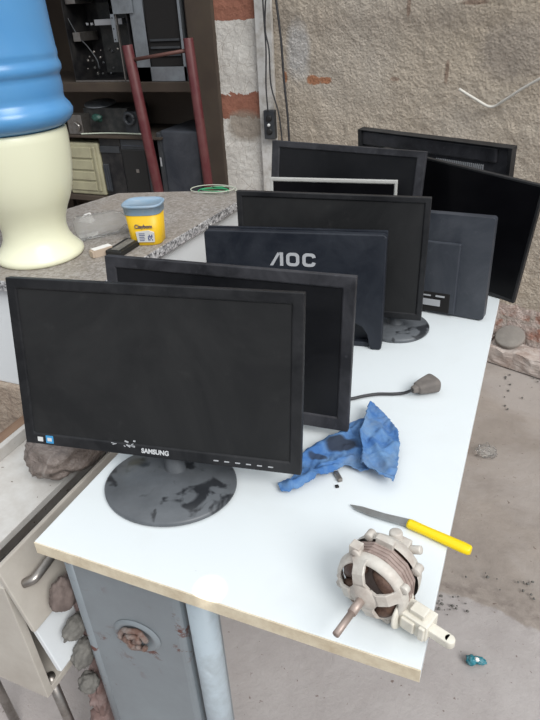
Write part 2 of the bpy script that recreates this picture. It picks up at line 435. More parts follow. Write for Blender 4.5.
# concrete floor
k = NT('worn_concrete')
X, Y_, Z = k.xyz(); nz = k.noise(5, 6, .7, dist=.3)
c = k.mix(k.ramp(nz, [(.32, 0.), (.68, 1.)]), (.35, .305, .27), (.255, .22, .195))
c = k.mix(k.ramp(k.noise(1.7, 4, .65, dist=.8), [(.45, 0.), (.62, .6)]), c, (.40, .365, .345))
edge = k.math('ADD', Y_, k.math('ADD', k.math('MULTIPLY', X, .18), k.math('MULTIPLY', k.math('SUBTRACT', k.noise(6, 4), .5), .12)))
e0 = at_z(500, 610, 0); ee = e0.y + .18 * e0.x
far = k.ramp(k.math('SUBTRACT', edge, ee - .5), [(.495, 0.), (.505, 1.)])
c = k.mix(far, k.mix(k.ramp(nz, [(.3, 0.), (.7, 1.)]), (.42, .39, .38), (.34, .31, .30)), c)
line = k.ramp(k.math('ABSOLUTE', k.math('SUBTRACT', edge, ee + .03)), [(0., .7), (.06, 0.)])
c = k.mix(k.math('MULTIPLY', line, k.ramp(k.noise(30, 4), [(.4, 0.), (.6, 1.)])), c, (.17, .14, .125))
c = k.mix(k.ramp(k.noise(70, 3, .6), [(.68, 0.), (.73, .8)]), c, (.13, .09, .075))
k.col(c); k.rough(.85); k.bump(k.noise(28, 6, .7), .35, .01)
bm = new(); nxf = 120; g = []
for i in range(nxf + 1):
    row = []
    for j in range(nxf + 1):
        x = -3.5 + 6 * i / nxf; y = -1.6 + 5 * j / nxf
        row.append(bm.verts.new((x, y, .006 * noise.fractal(Vector((x * 3, y * 3, 1)), .9, 2, 3) - .006)))
    g.append(row)
for i in range(nxf):
    for j in range(nxf): bm.faces.new((g[i][j], g[i + 1][j], g[i + 1][j + 1], g[i][j + 1])).smooth = True
floor = link('floor', bm, k.m); floor['kind'] = 'structure'
# keep shader coordinates in metres from the world origin
for v in floor.data.vertices: v.co = v.co + floor.location
floor.location = (0, 0, 0)

# ------------------------------------------------------------------ white table top
TW, TL = .585, 1.50
t = thing('work_table', 'long white laminate table top with chipped beige front edge under the monitors', 'table', (TW / 2, TL / 2, 0))
bm = new(); box(bm, (0, .0015, T - .024), (TW, TL, T)); link('table_top', bm, 'laminate', t, .0012, 2)
bm = new(); box(bm, (0, -.0005, T - .0235), (TW, .0015, T - .0008)); link('edge_band', bm, 'edge', t, .0004, 1)
# trestle behind that carries the far end
for x in (.05, TW - .05):
    bm = new(); box(bm, (x - .02, 1.36, 0), (x + .02, 1.40, T - .024)); link('leg', bm, 'wood', t, .003)

# ------------------------------------------------------------------ grey steel cabinet under the near end
t = thing('steel_cabinet', 'grey painted steel cabinet with rusted lock under the near end of the table', 'cabinet', (.12, .10, 0))
zt = T - .026
bm = new(); y0 = .05
prof = [(0, 0), (0, zt)]
# body
box(bm, (-.010, y0 + .004, .02), (.205, .175, zt)); link('body', bm, 'steel', t, .012, 3)
# left rolled edge, right round post
bm = new(); tube(bm, [(-.008, y0 + .012, .0), (-.008, y0 + .012, zt)], .012, 14); link('corner_post', bm, 'steel', t)
bm = new(); tube(bm, [(.236, y0 + .022, .0), (.236, y0 + .022, zt)], .024, 24); link('leg', bm, 'steel_light', t)
# recessed rusty lock
lc = at_y(136, 637, y0); lm = Matrix.Translation((lc.x, y0 + .003, lc.z)) @ Matrix.Rotation(PI / 2, 4, 'X') @ Matrix.Rotation(.3, 4, 'Z')
bm = new(); lathe(bm, [(.0, .0), (.026, .001), (.033, .005), (.036, .004), (.040, .0)], 36, lm @ Matrix.Diagonal((1.25, .95, 1, 1))); lk = link('lock_plate', bm, 'steel', t)
bm = new()
for r_, z_, w_ in ((.027, .008, .005), (.015, .012, .0045)):
    pts = [lm @ Vector((r_ * math.cos(a) * (1 + .1 * math.sin(3 * a)), r_ * math.sin(a) * .85, z_ + .002 * math.sin(5 * a))) for a in [2 * PI * i / 24 for i in range(22)]]
    tube(bm, pts, w_, 8)
blob(bm, lm @ Vector((.003, 0, .008)), (.007, .006, .007), 3, .5)
tube(bm, [lm @ Vector((-.02, -.014, .008)), lm @ Vector((.006, .0, .012)), lm @ Vector((.022, .016, .008))], .004, 8)
link('lock', bm, 'rust', lk)

# ------------------------------------------------------------------ M1..M9 monitors
def pframe(b, a, tt, ro):
    ux = Vector((math.cos(a), math.sin(a), 0)); n = Vector((-math.sin(a), math.cos(a), 0))
    up = Vector((0, 0, math.cos(tt))) + n * math.sin(tt)
    x = ux * math.cos(ro) + up * math.sin(ro); z = up * math.cos(ro) - ux * math.sin(ro); y = z.cross(x)
    m = Matrix((x, y, z)).transposed().to_4x4(); return Matrix.Translation(Vector(b)) @ m

def ring_frame(bm, w, h, l, r, b, tp, d, lip, m):
    """picture-frame bezel: outer w*h, borders l r b tp, depth d, inner edge set back by lip"""
    O = [(-w / 2, 0), (w / 2, 0), (w / 2, h), (-w / 2, h)]
    I = [(-w / 2 + l, b), (w / 2 - r, b), (w / 2 - r, h - tp), (-w / 2 + l, h - tp)]
    e = .0025
    I0 = [(I[0][0] - e, I[0][1] - e), (I[1][0] + e, I[1][1] - e), (I[2][0] + e, I[2][1] + e), (I[3][0] - e, I[3][1] + e)]
    def V(ps, y): return [bm.verts.new(m @ Vector((x, y, z))) for x, z in ps]
    of, i0, i1, ib, ob = V(O, 0), V(I0, 0.0), V(I, lip), V(I, d), V(O, d)
    for A, B in ((of, i0), (i0, i1), (i1, ib), (ib, ob), (ob, of)):
        for q in range(4): bm.faces.new((A[q], A[(q + 1) % 4], B[(q + 1) % 4], B[q]))

def monitor(name, label, rect, border, bez='bezel', scr='screen', base=None, back=.03, lip=.003, group=None):
    """rect = (bottom centre x,y,z, yaw, tilt, roll, w, h); border = l r b t"""
    X, Y, Z, a, tt, ro, w, h = rect; m = pframe((X, Y, Z), a, tt, ro)
    bx, by = (base[0], base[1]) if base else (X, Y)
    t = thing(name, label, 'monitor', (bx, by, T), a, group)
    bm = new(); ring_frame(bm, w, h, *border, .014, lip, m); bz = link('bezel', bm, bez, t, .0014, 2)
    bm = new(); l, r, b, tp = border
    box(bm, (-w / 2 + l - .002, lip, b - .002), (w / 2 - r + .002, lip + .006, h - tp + .002), m); link('screen', bm, scr, t)
    # back cover, tapering
    bm = new(); e = .004; q = .06
    A = [(-w / 2 + e, e), (w / 2 - e, e), (w / 2 - e, h - e), (-w / 2 + e, h - e)]
    B = [(-w / 2 + q, q * .8), (w / 2 - q, q * .8), (w / 2 - q, h - q), (-w / 2 + q, h - q)]
    va = [bm.verts.new(m @ Vector((x, .0125, z))) for x, z in A]; vb = [bm.verts.new(m @ Vector((x, .014 + back, z))) for x, z in B]
    bm.faces.new(va); bm.faces.new(vb[::-1])
    for i in range(4): bm.faces.new((va[i], vb[i], vb[(i + 1) % 4], va[(i + 1) % 4]))
    link('back_cover', bm, 'bezel', t, .002)
    if base:
        bx, by, br, nr = base[:4]; oval = base[4] if len(base) > 4 else 1.
        bm = new(); mm = Matrix.Translation((bx, by, T)) @ Matrix.Rotation(a, 4, 'Z') @ Matrix.Diagonal((1, oval, 1, 1))
        lathe(bm, [(0, 0), (br * .97, 0), (br, .003), (br, .007), (br * .97, .010), (br * .6, .013), (nr * 1.5, .016), (0, .017)], 64, mm)
        link('base', bm, 'stand', t)
        top = m @ Vector((0, .030, min(.07, h * .3)))
        if len(base) > 5: top = m @ Vector((base[5], .030, .05))
        bm = new()
        if len(base) > 6: bx, by = bx - .004, by + base[6]
        n0 = Vector((bx, by, T + .008)); n1 = Vector((top.x * .35 + bx * .65, top.y * .35 + by * .65, T + (top.z - T) * .6))
        tube(bm, [n0, n0 + Vector((0, 0, .006)), n1, top], [nr * 1.25, nr, nr * .9, nr * .9], 20)
        link('neck', bm, 'stand', t)
    return t, m

# M1 front
w1, h1 = .484, .288
M1, m1 = monitor('monitor', 'large dusty black SAMSUNG monitor on a round base at the front of the table',
                 (.116, .180, T + .054, .159, .228, 0, w1, h1), (.018, .019, .021, .018), 'bezel', 'screen_dusty', (.136, .181, .112, .018, .86, .014, .027))
bm = text_bm('SAMSUNG', .0115, .0006, m1 @ Matrix.Translation((-.001, -.0004, .0105)), .0004, .048)
link('logo', bm, 'letter_dim', M1)['label'] = 'SAMSUNG lettering in pale grey'
bm = new(); box(bm, (-w1 / 2 + .024, -.0008, .006), (-w1 / 2 + .034, .0, .014), m1); link('sticker', bm, 'sticker_white', M1)['label'] = 'small white energy sticker'
bm = new(); box(bm, (-w1 / 2 + .040, -.0008, .004), (-w1 / 2 + .054, .0, .018), m1)
sb = link('sticker', bm, 'sticker_blue', M1); sb['label'] = 'small blue energy sticker'
bm = new(); box(bm, (-w1 / 2 + .043, -.0012, .008), (-w1 / 2 + .051, -.0007, .014), m1); link('sticker_print', bm, 'sticker_white', sb)
bm = new()
for i in range(6): box(bm, (.10 + i * .018, -.0012, .008), (.108 + i * .018, .0002, .0095), m1)
link('control_button', bm, 'letter', M1)
# torn tape and scratches on lower edge of the screen
bm = new(); random.seed(5)
for i in range(10):
    x = -.068 + random.uniform(-.014, .03); z = .0205 + random.uniform(-.005, .006)
    box(bm, (x, -.0008, z), (x + random.uniform(.002, .008), .0002, z + random.uniform(.0008, .0025)), m1 @ Matrix.Translation((x, 0, z)) @ Matrix.Rotation(random.uniform(-.6, .6), 4, 'Y') @ Matrix.Translation((-x, 0, -z)))
link('tape_residue', bm, 'letter', M1)

# M2 just behind
M2, m2 = monitor('monitor', 'scuffed black monitor with a wide rounded frame directly behind the front one',
                 (.147, .373, T + .022, .062, .151, 0, .47, .284), (.022, .022, .026, .022), 'bezel_grey', 'screen', (.13, .43, .085, .018))
# M4 with round foot
M4, m4 = monitor('monitor', 'black monitor standing on a small round glossy foot, behind the back of another monitor',
                 (.213, .797, T + .042, .087, .052, 0, .435, .280), (.014, .014, .017, .013), 'bezel', 'screen_dusty', (.368, .845, .078, .019, 1., .13))
# M5 silver
M5, m5 = monitor('monitor', 'monitor with a thin silver frame, only its top showing between two black ones',
                 (.144, 1.03, T + .019, .097, .088, .002, .332, .272), (.008, .008, .012, .010), 'silver', 'screen_gloss', (.144, 1.035, .05, .014), back=.012)
bm = text_bm('SyncMaster', .006, .0004, m5 @ Matrix.Translation((-.125, -.0003, .2665)), 0, .03); bm.free()
# M6 thick frame
M6, m6 = monitor('monitor', 'black monitor with a thick frame near the wall socket, behind the silver-framed one',
                 (.139, 1.105, T + .055, -.098, .134, -.017, .433, .302), (.024, .024, .026, .018), 'bezel_grey', 'screen', (.139, 1.16, .055, .016), back=.02)
# M8 leaning
rect8 = (.41, 1.152, T + .016, -.40, .03, -.078, .455, .300)
M8, m8 = monitor('monitor', 'frameless glossy black monitor leaning tilted at the far right corner of the table',
                 rect8, (.007, .007, .009, .006), 'bezel', 'screen_gloss', back=.02, lip=.001)

# M3: AOC seen from behind
X3 = (.163, .696, T + .001, .160, .071, 0, .400, .263)
w3, h3 = X3[6], X3[7]; m3 = pframe(X3[:3], *X3[3:6])
M3 = thing('monitor', 'blue-black monitor seen from behind with silver AOC letters on its back', 'monitor', (.160, .72, T), .173)
pts = [(-w3 / 2 + .004, .0), (-w3 / 2 + .03, 0), (-w3 / 2 + .03, .028), (-w3 / 2 + .05, .048)]
pts += [(w3 / 2 - .062, .062), (w3 / 2 - .045, .054), (w3 / 2 - .033, .036), (w3 / 2 - .028, .012), (w3 / 2 - .024, 0), (w3 / 2 - .003, 0), (w3 / 2, .004), (w3 / 2, h3 - .006), (w3 / 2 - .006, h3), (-w3 / 2 + .006, h3), (-w3 / 2, h3 - .006), (-w3 / 2, .004)]
bm = new(); prism(bm, pts, .0, .022, m3); tri(bm); link('back_cover', bm, 'shell', M3, .004, 3)
bm = new(); ring_frame(bm, w3, h3, .016, .016, .07, .016, .010, .002, m3 @ Matrix.Translation((0, .0315, 0)) @ Matrix.Rotation(0, 4, 'Z')); link('bezel', bm, 'shell', M3, .001)
bm = new(); box(bm, (-w3 / 2 + .014, .024, .068), (w3 / 2 - .014, .036, h3 - .014), m3); link('screen', bm, 'screen_gloss', M3)
bm = new(); box(bm, (-w3 / 2 + .03, .012, 0), (w3 / 2 - .022, .030, .012), m3); link('stand_bar', bm, 'shell', M3, .002)
# AOC letters: slanted open A, squared O, C
bm = new(); D0, D1 = -.0009, .0002; Hh = .030; s_ = .0065
lx = -w3 / 2 + w3 * .372; lz = h3 - .0605 - Hh / 2 + .001; KX = 1.12
def L(poly): prism(bm, [(lx + x * KX, lz + z) for x, z in poly], D0, D1, m3)
L([(0, 0), (s_, 0), (.0205, Hh - .003), (.0205, Hh), (.016, Hh)]); L([(.0205, 0), (.0205 + s_, 0), (.0205 + s_, Hh), (.0165, Hh), (.0205, Hh - .006)])
def rr(x0, x1, z0, z1, rad, n=5):
    o = []
    for cx_, cz_, a0 in ((x1 - rad, z0 + rad, -PI / 2), (x1 - rad, z1 - rad, 0), (x0 + rad, z1 - rad, PI / 2), (x0 + rad, z0 + rad, PI)):
        o += [(cx_ + rad * math.cos(a0 + PI / 2 * i / n), cz_ + rad * math.sin(a0 + PI / 2 * i / n)) for i in range(n + 1)]
    return o
def ring_letter(x0, x1, skip=()):
    A = rr(x0, x1, 0, Hh, .009); B = rr(x0 + s_, x1 - s_, s_, Hh - s_, .004)
    for i in range(len(A)):
        j = (i + 1) % len(A)
        if i in skip: continue
        L([A[i], A[j], B[j], B[i]])
ring_letter(.033, .059)
ring_letter(.065, .091, skip=(5,))
link('logo', bm, 'letter', M3)['label'] = 'silver AOC letters'

# M7: small square monitor from behind, with a port recess
X7 = (.409, .951, T + .001, -.132, .046, .023, .300, .247); w7, h7 = .300, .247; m7 = pframe(X7[:3], *X7[3:6])
M7 = thing('monitor', 'small slate grey monitor seen from behind with a connector recess, right of the round foot', 'monitor', (.409, .96, T), -.132)
bm = new()
prism(bm, rr(-w7 / 2, w7 / 2, 0, h7, .007), 0.004, .030, m7); tri(bm); link('back_cover', bm, 'shell_grey', M7, .004, 3)
bm = new(); box(bm, (-.118, -.003, .004), (.082, .006, .182), m7); link('raised_panel', bm, 'shell_grey', M7, .003, 2)
bm = new(); box(bm, (-.06, -.0045, .006), (.068, .010, .056), m7); rc = link('port_recess', bm, 'dark_gap', M7, .001)
bm = new()
box(bm, (-.03, -.0065, .022), (.046, -.0042, .038), m7); box(bm, (-.02, -.0065, .046), (.022, -.0042, .049), m7); box(bm, (.034, -.0065, .046), (.056, -.0042, .050), m7)
link('connector', bm, 'letter', rc)['label'] = 'pale connector strip'
bm = new(); box(bm, (-w7 / 2 + .012, .0295, .012), (w7 / 2 - .012, .033, h7 - .012), m7); link('screen', bm, 'screen_gloss', M7)

# M9: rearmost, seen from behind: raised rim, dusty dark back with vents
X9 = (.339, 1.345, T + .055, -.35, -.094, -.017, .473, .291); w9, h9 = .473, .291; m9 = pframe(X9[:3], *X9[3:6])
M9 = thing('monitor', 'rearmost black monitor with its vented back showing, close to the plaster wall', 'monitor', (.339, 1.36, T), -.35)
bm = new(); ring_frame(bm, w9, h9, .014, .012, .016, .005, .03, .018, m9); link('rim', bm, 'bezel', M9, .002)
bm = new(); box(bm, (-w9 / 2 + .01, .014, .012), (w9 / 2 - .01, .030, h9 - .004), m9)
box(bm, (-w9 / 2 + .01, .006, h9 - .045), (w9 / 2 - .04, .016, h9 - .006), m9); link('back_cover', bm, 'bezel_grey', M9, .004)
bm = new()
for i in range(26):
    x = .02 + i * .0055
    box(bm, (x, .010, h9 - .075), (x + .0022, .0145, h9 - .055), m9)
link('vent', bm, 'letter', M9)['label'] = 'row of vent ribs'
bm = new(); lathe(bm, [(0, 0), (.075, 0), (.078, .004), (.07, .009), (0, .014)], 48, Matrix.Translation((.345, 1.385, T))); link('base', bm, 'stand', M9)
bm = new(); tube(bm, [(.345, 1.385, T + .01), (.345, 1.385, T + .10)], .016, 16); link('neck', bm, 'stand', M9)

# ------------------------------------------------------------------ granite counter
CZ = .85
t = thing('stone_counter', 'dusty speckled granite counter on white masonry left of the monitors', 'counter', (-.6, 1.05, 0))
poly = [(-.335, .60), (-.315, 1.05), (-.29, 1.535), (-.397, 1.508), (-.783, 1.385), (-.845, 1.18), (-1.02, .60)]
bm = new(); zprism(bm, poly, CZ - .030, CZ); link('counter_slab', bm, 'granite', t, .003, 2)
bm = new(); zprism(bm, [(-.36, .625), (-.34, 1.05), (-.315, 1.50), (-.40, 1.48), (-.76, 1.36), (-.82, 1.17), (-.99, .625)], .50, CZ - .030)
link('support_wall', bm, 'white_tile', t, .003)
k = NT('earthy_brick')
k.col(k.ramp(k.noise(14, 6, .7, dist=.6), [(.3, (.20, .145, .11)), (.55, (.36, .29, .23)), (.75, (.47, .41, .34))])); k.rough(.9); k.bump(k.noise(20, 5, .7), .8, .03)
bm = new(); zprism(bm, [(-.35, .61), (-.33, 1.05), (-.305, 1.50), (-.40, 1.49), (-.77, 1.37), (-.83, 1.17), (-1.0, .61)], 0, .50)
link('plinth', bm, k.m, t, .01)

# ------------------------------------------------------------------ water cooler and jug
ax = Vector((-.622, .782, CZ))
t = thing('water_dispenser', 'cream pear-shaped water dispenser on the granite counter at the left', 'water dispenser', ax)
bm = new()
prof = [(0, .0), (.113, 0), (.118, .005), (.118, .014), (.112, .022), (.098, .038), (.088, .058), (.085, .082), (.089, .105), (.099, .130), (.110, .152), (.119, .172), (.128, .205), (.133, .235), (.137, .272), (.139, .312), (.138, .330), (.134, .336), (.130, .332), (.112, .288), (0, .275)]
lathe(bm, prof, 72, Matrix.Translation(ax)); link('body', bm, 'cream', t)
bm = new(); d = (at_z(2, 215, CZ + .12) - ax); d.z = 0; d = Vector((-.45, -.9, 0)).normalized()
p = ax + d * .092 + Vector((0, 0, .125)); tube(bm, [p, p + d * .03, p + d * .045, p + d * .06], [.012, .014, .022, .010], 14); link('tap', bm, 'cream', t)
t = thing('water_jug', 'large ribbed translucent blue water jug upside down on the cream dispenser', 'water jug', ax + Vector((0, 0, .337)))
bm = new()
prof = [(0, .312), (.10, .314), (.117, .326), (.133, .338), (.141, .341), (.154, .350), (.162, .362), (.164, .374), (.158, .386), (.1495, .396), (.1475, .404), (.1485, .414), (.150, .426), (.149, .444), (.148, .452), (.151, .458), (.1555, .464), (.1562, .472), (.1545, .480), (.152, .486), (.1515, .492), (.153, .498), (.153, .506), (.1515, .514), (.150, .56), (.149, .62), (.148, .70), (.1455, .706), (.148, .714), (.147, .78), (.12, .83), (0, .84)]
lathe(bm, prof, 80, Matrix.Translation(ax)); link('jug_body', bm, 'blue_jug', t)

# ------------------------------------------------------------------ things on the counter
# yellow tub
tc = at_z(149, 241, CZ)
t = thing('margarine_tub', 'yellow tub with cloudy blue lid and label at the counter edge', 'food tub', tc, -.25)
def superell(r, n=3.2, seg=48, ry=.86):
    o = []
    for i in range(seg):
        a = 2 * PI * i / seg; c_, s__ = math.cos(a), math.sin(a)
        o.append((math.copysign(abs(c_) ** (2 / n), c_) * r, math.copysign(abs(s__) ** (2 / n), s__) * r * ry))
    return o
def loft(bm, levels, mm, cap=True):
    rings = []
    for pts, z in levels: rings.append([bm.verts.new(mm @ Vector((x, y, z))) for x, y in pts])
    for a, b in zip(rings, rings[1:]):
        n = len(a)
        for j in range(n): bm.faces.new((a[j], a[(j + 1) % n], b[(j + 1) % n], b[j])).smooth = True
    if cap: bm.faces.new(rings[0][::-1]); bm.faces.new(rings[-1])
mt = Matrix.Translation(tc) @ Matrix.Rotation(.30, 4, 'Z')
bm = new(); loft(bm, [(superell(.043), 0), (superell(.046), .004), (superell(.0515), .088)], mt); link('tub_body', bm, 'yellow', t)
bm = new(); loft(bm, [(superell(.0525), .088), (superell(.0535), .090), (superell(.0545), .108), (superell(.0570), .109), (superell(.0575), .114), (superell(.054), .116), (superell(.052), .112), (superell(.0, 3.2), .1125)], mt, False); link('lid', bm, 'pale_blue', t)
bm = new()
fy = lambda z: -(.046 + (.0515 - .046) * (z - .004) / .084) * .86
ml = mt @ Matrix.Translation((0, 0, 0))
vs = [(-.018, .012), (.030, .012), (.032, .040), (.016, .046), (-.020, .042)]
prism(bm, vs, -.001, .004, mt @ Matrix.Translation((0, fy(.03) - .0008, 0)) @ Matrix.Rotation(.055, 4, 'X')); lab = link('label_panel', bm, 'sticker_white', t)
bm = text_bm('Claybom', .016, .0008, mt @ Matrix.Translation((.004, fy(.055) - .0016, .057)) @ Matrix.Rotation(.055, 4, 'X'), .0002, .050); link('brand_lettering', bm, 'navy', t)
bm = new(); random.seed(3)
for i in range(5): box(bm, (-.012, 0, .016 + i * .005), (-.012 + random.uniform(.012, .02), .0006, .018 + i * .005), mt @ Matrix.Translation((0, fy(.03) - .0022, 0)) @ Matrix.Rotation(.055, 4, 'X'))
for i in range(16):
    a_, b_ = .013 + (i % 4) * .0035, .017 + (i // 4) * .0045
    if random.random() < .7: box(bm, (a_, 0, b_), (a_ + .003, .0006, b_ + .0035), mt @ Matrix.Translation((0, fy(.03) - .0022, 0)) @ Matrix.Rotation(.055, 4, 'X'))
link('label_print', bm, 'navy', lab)

# clear plastic bottle on its side
b0 = at_z(88, 240, CZ); b1 = at_z(126, 232, CZ); dr = (b1 - b0); dr.z = 0; Lb = dr.length; dr.normalize()
rb = .036; sx = Vector((-dr.y, dr.x, 0)); mm = Matrix((sx, Vector((0, 0, 1)), dr)).transposed().to_4x4()
mm = Matrix.Translation(Vector((b0.x, b0.y, CZ + rb + .002)) - dr * .03) @ mm
t = thing('plastic_bottle', 'clear empty plastic bottle lying on the counter beside the dispenser', 'bottle', Vector((b0.x, b0.y, CZ)))
bm = new(); pr = [(0, .004), (.02, .0), (.032, .006), (rb, .016)]
for i in range(6): pr += [(rb, .020 + i * .014), (rb * .93, .027 + i * .014)]
pr += [(rb, .106), (rb * .9, .125), (rb * .6, .145), (.013, .155), (.013, .168)]
vs = lathe(bm, pr, 40, mm); link('bottle_body', bm, 'clear', t)
bm = new(); lathe(bm, [(0, .156), (.0155, .156), (.0155, .173), (0, .173)], 24, mm); link('cap', bm, 'paper', t, .001)
# crumpled white paper above
p = at_z(84, 216, CZ + .02); p.z = CZ
bm = new(); vs = [(-.022, -.012, .002), (.03, -.012, .002), (.026, .002, .034), (.0, .004, .026), (-.018, .012, .003), (.03, .016, .002), (.008, -.004, .020)]
vv = [bm.verts.new(p + Vector(v)) for v in vs]; bmesh.ops.convex_hull(bm, input=vv)
tag(link('paper_scrap', bm, 'paper', bevel=.002), 'crumpled white paper scrap behind the clear bottle, beside the dispenser', 'paper scrap')
# small tan box and black device
def flat_box(name, label, cat, u0, v0, u1, v1, wd, hgt, mat, z=CZ, bev=.0015):
    a = at_z(u0, v0, z); b = at_z(u1, v1, z); d = b - a; Ln = d.length; d.normalize(); n = Vector((-d.y, d.x, 0))
    mm = Matrix((d, n, Vector((0, 0, 1)))).transposed().to_4x4(); mm = Matrix.Translation(a) @ mm
    return a, mm, Ln
a, mm, Ln = flat_box('', '', '', 94, 259, 113, 253, 0, 0, '')
t = thing('small_carton', 'small tan and white carton lying in front of the clear bottle', 'carton', a)
bm = new(); box(bm, (0, .002, .001), (Ln, .022, .019), mm); link('tray', bm, 'tan', t, .001)
bm = new(); box(bm, (.006, 0, 0), (Ln + .002, .024, .021), mm); link('sleeve', bm, 'tan', t, .001)
bm = new(); box(bm, (.006, .001, .0212), (Ln + .002, .023, .0218), mm); link('paper_top', bm, 'paper', t)
a, mm, Ln = flat_box('', '', '', 106, 256, 127, 243, 0, 0, ''); mm = mm @ Matrix.Diagonal((1, -1, 1, 1))
t = thing('pocket_device', 'black flat handheld device with grey face lying at the counter edge', 'device', a)
bm = new(); box(bm, (0, 0, 0), (Ln * 1.02, .050, .016), mm); link('casing', bm, 'black', t, .003, 3)
bm = new(); box(bm, (.010, .012, .0155), (Ln * 1.02 - .010, .038, .0168), mm); link('display', bm, 'stone', t, .0005)['label'] = 'dusty grey face'
# green wire coil
c0 = at_z(213, 192, CZ)
t = thing('wire_coil', 'loose coil of thin green and pale wire at the far end of the counter', 'wire')if False else thing('wire_coil', 'loose coil of thin green and pale wire at the far end of the counter', 'wire', c0)
for nm, mat_, n_, r0, zz in (('green_strand', 'green', 2, .055, .004), ('pale_strand', 'pale_wire', 1, .082, .009)):
    bm = new(); pts = []
    for i in range(n_ * 28 + 10):
        a_ = 2 * PI * i / 28; r_ = r0 * (1 + .12 * math.sin(a_ * .4 + 1)); pts.append(c0 + Vector((r_ * math.cos(a_) + .004 * i / 28, r_ * .55 * math.sin(a_) , zz + .003 * math.sin(a_ * 1.3) + .0025 * i / 28)))
    pts.append(pts[-1] + Vector((.05, .012, 0))); 
    tube(bm, pts, .0018, 6); link(nm, bm, mat_, t)

# ------------------------------------------------------------------ blue cloth
def inside(poly, x, y):
    r_ = False; n = len(poly); j = n - 1
    for i in range(n):
        xi, yi = poly[i]; xj, yj = poly[j]
        if (yi > y) != (yj > y) and x < (xj - xi) * (y - yi) / (yj - yi) + xi: r_ = not r_
        j = i
    return r_
def seg_d(p, a, b):
    ab = b - a; t_ = max(0, min(1, (p - a).dot(ab) / max(ab.length_squared, 1e-9))); return (p - a - ab * t_).length
outline = [(277, 484), (280, 491), (290, 492), (305, 485), (318, 479), (332, 473), (347, 467), (362, 474), (376, 481), (393, 486), (397, 470), (399, 450), (397, 436), (388, 424), (378, 414), (371, 406), (368, 413), (367, 420), (352, 421), (340, 431), (322, 441), (303, 452), (300, 470), (290, 478)]
hole = [(338, 470), (341, 469), (342, 470), (340, 471)]
shade_c = at_z(350, 452, T)
op = [tuple(at_z(u, v, T + .008)[:2]) for u, v in outline]; hp = [tuple(at_z(u, v, T + .008)[:2]) for u, v in hole]
op = [(max(x, -9), y) for x, y in op]
xs = [p[0] for p in op]; ys = [p[1] for p in op]; st = .0028
bm = new()
def sheet(outl, folds, base, cap, seed):
    op = [tuple(at_z(u, v, T + .008)[:2]) for u, v in outl]; xs = [p[0] for p in op]; ys = [p[1] for p in op]; vt = {}
    fl = [(Vector(at_z(*a, T + .01)[:2]), Vector(at_z(*b, T + .01)[:2]), h_, w_) for a, b, h_, w_ in folds]
    def cv(i, j):
        if (i, j) not in vt:
            x = min(xs) + i * st; y = min(ys) + j * st; p = Vector((x, y))
            x2 = x + .0012 * noise.noise(Vector((x * 200, y * 200, seed)))
            z = base + .005 * (1 - 2 * abs(noise.noise(Vector((x * 30 + y * 12, y * 22, 4 + seed))))) + .0022 * (1 - 2 * abs(noise.noise(Vector((x * 75, y * 60, 8 + seed)))))
            for a, b, h_, w_ in fl:
                q = seg_d(p, a, b) / w_; z += h_ * .8 * math.exp(-abs(q) ** 1.4)
            vt[i, j] = bm.verts.new((x2, y, T + min(max(z, .0028), cap)))
        return vt[i, j]
    for i in range(int((max(xs) - min(xs)) / st) + 1):
        for j in range(int((max(ys) - min(ys)) / st) + 1):
            x = min(xs) + (i + .5) * st; y = min(ys) + (j + .5) * st
            if inside(op, x, y): bm.faces.new((cv(i, j), cv(i + 1, j), cv(i + 1, j + 1), cv(i, j + 1))).smooth = True
st = .0022
# long strip reaching under the front monitor
sheet([(277, 484), (280, 491), (290, 492), (305, 485), (318, 479), (332, 473), (345, 466), (362, 472), (374, 470), (376, 430), (366, 419), (352, 421), (340, 431), (322, 441), (303, 452), (300, 470), (290, 478)],
      [((303, 457), (345, 434), .016, .008), ((290, 485), (335, 467), .014, .006), ((318, 468), (352, 458), .010, .004), ((305, 470), (322, 480), .012, .004), ((330, 445), (360, 425), .010, .005)], .004, .019, 0)
# folded flap lying over it
sheet([(371, 406), (380, 414), (389, 422), (398, 435), (400, 450), (398, 470), (394, 487), (380, 482), (366, 474), (360, 470), (362, 455), (358, 442), (364, 428), (367, 415)],
      [((369, 410), (360, 440), .016, .007), ((360, 442), (363, 470), .014, .006), ((364, 474), (393, 484), .010, .006), ((372, 430), (396, 450), .010, .010), ((372, 445), (390, 475), .008, .006)], .013, .034, 3)
for _ in range(3): bmesh.ops.smooth_vert(bm, verts=[v for v in bm.verts if v.is_boundary], factor=.5, use_axis_x=True, use_axis_y=True, use_axis_z=False)
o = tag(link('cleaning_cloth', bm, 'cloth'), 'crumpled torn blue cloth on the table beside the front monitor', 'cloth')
# shadow between the folds, painted as dark patches into the cloth colour
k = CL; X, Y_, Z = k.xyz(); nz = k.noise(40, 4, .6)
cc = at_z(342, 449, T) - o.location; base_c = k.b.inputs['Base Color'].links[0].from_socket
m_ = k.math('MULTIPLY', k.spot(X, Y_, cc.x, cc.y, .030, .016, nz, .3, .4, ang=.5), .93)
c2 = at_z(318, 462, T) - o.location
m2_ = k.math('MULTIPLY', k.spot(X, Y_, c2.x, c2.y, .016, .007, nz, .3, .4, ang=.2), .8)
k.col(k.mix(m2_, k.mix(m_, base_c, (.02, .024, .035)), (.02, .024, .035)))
so = o.modifiers.new('thickness', 'SOLIDIFY'); so.thickness = .0012; so.offset = 1

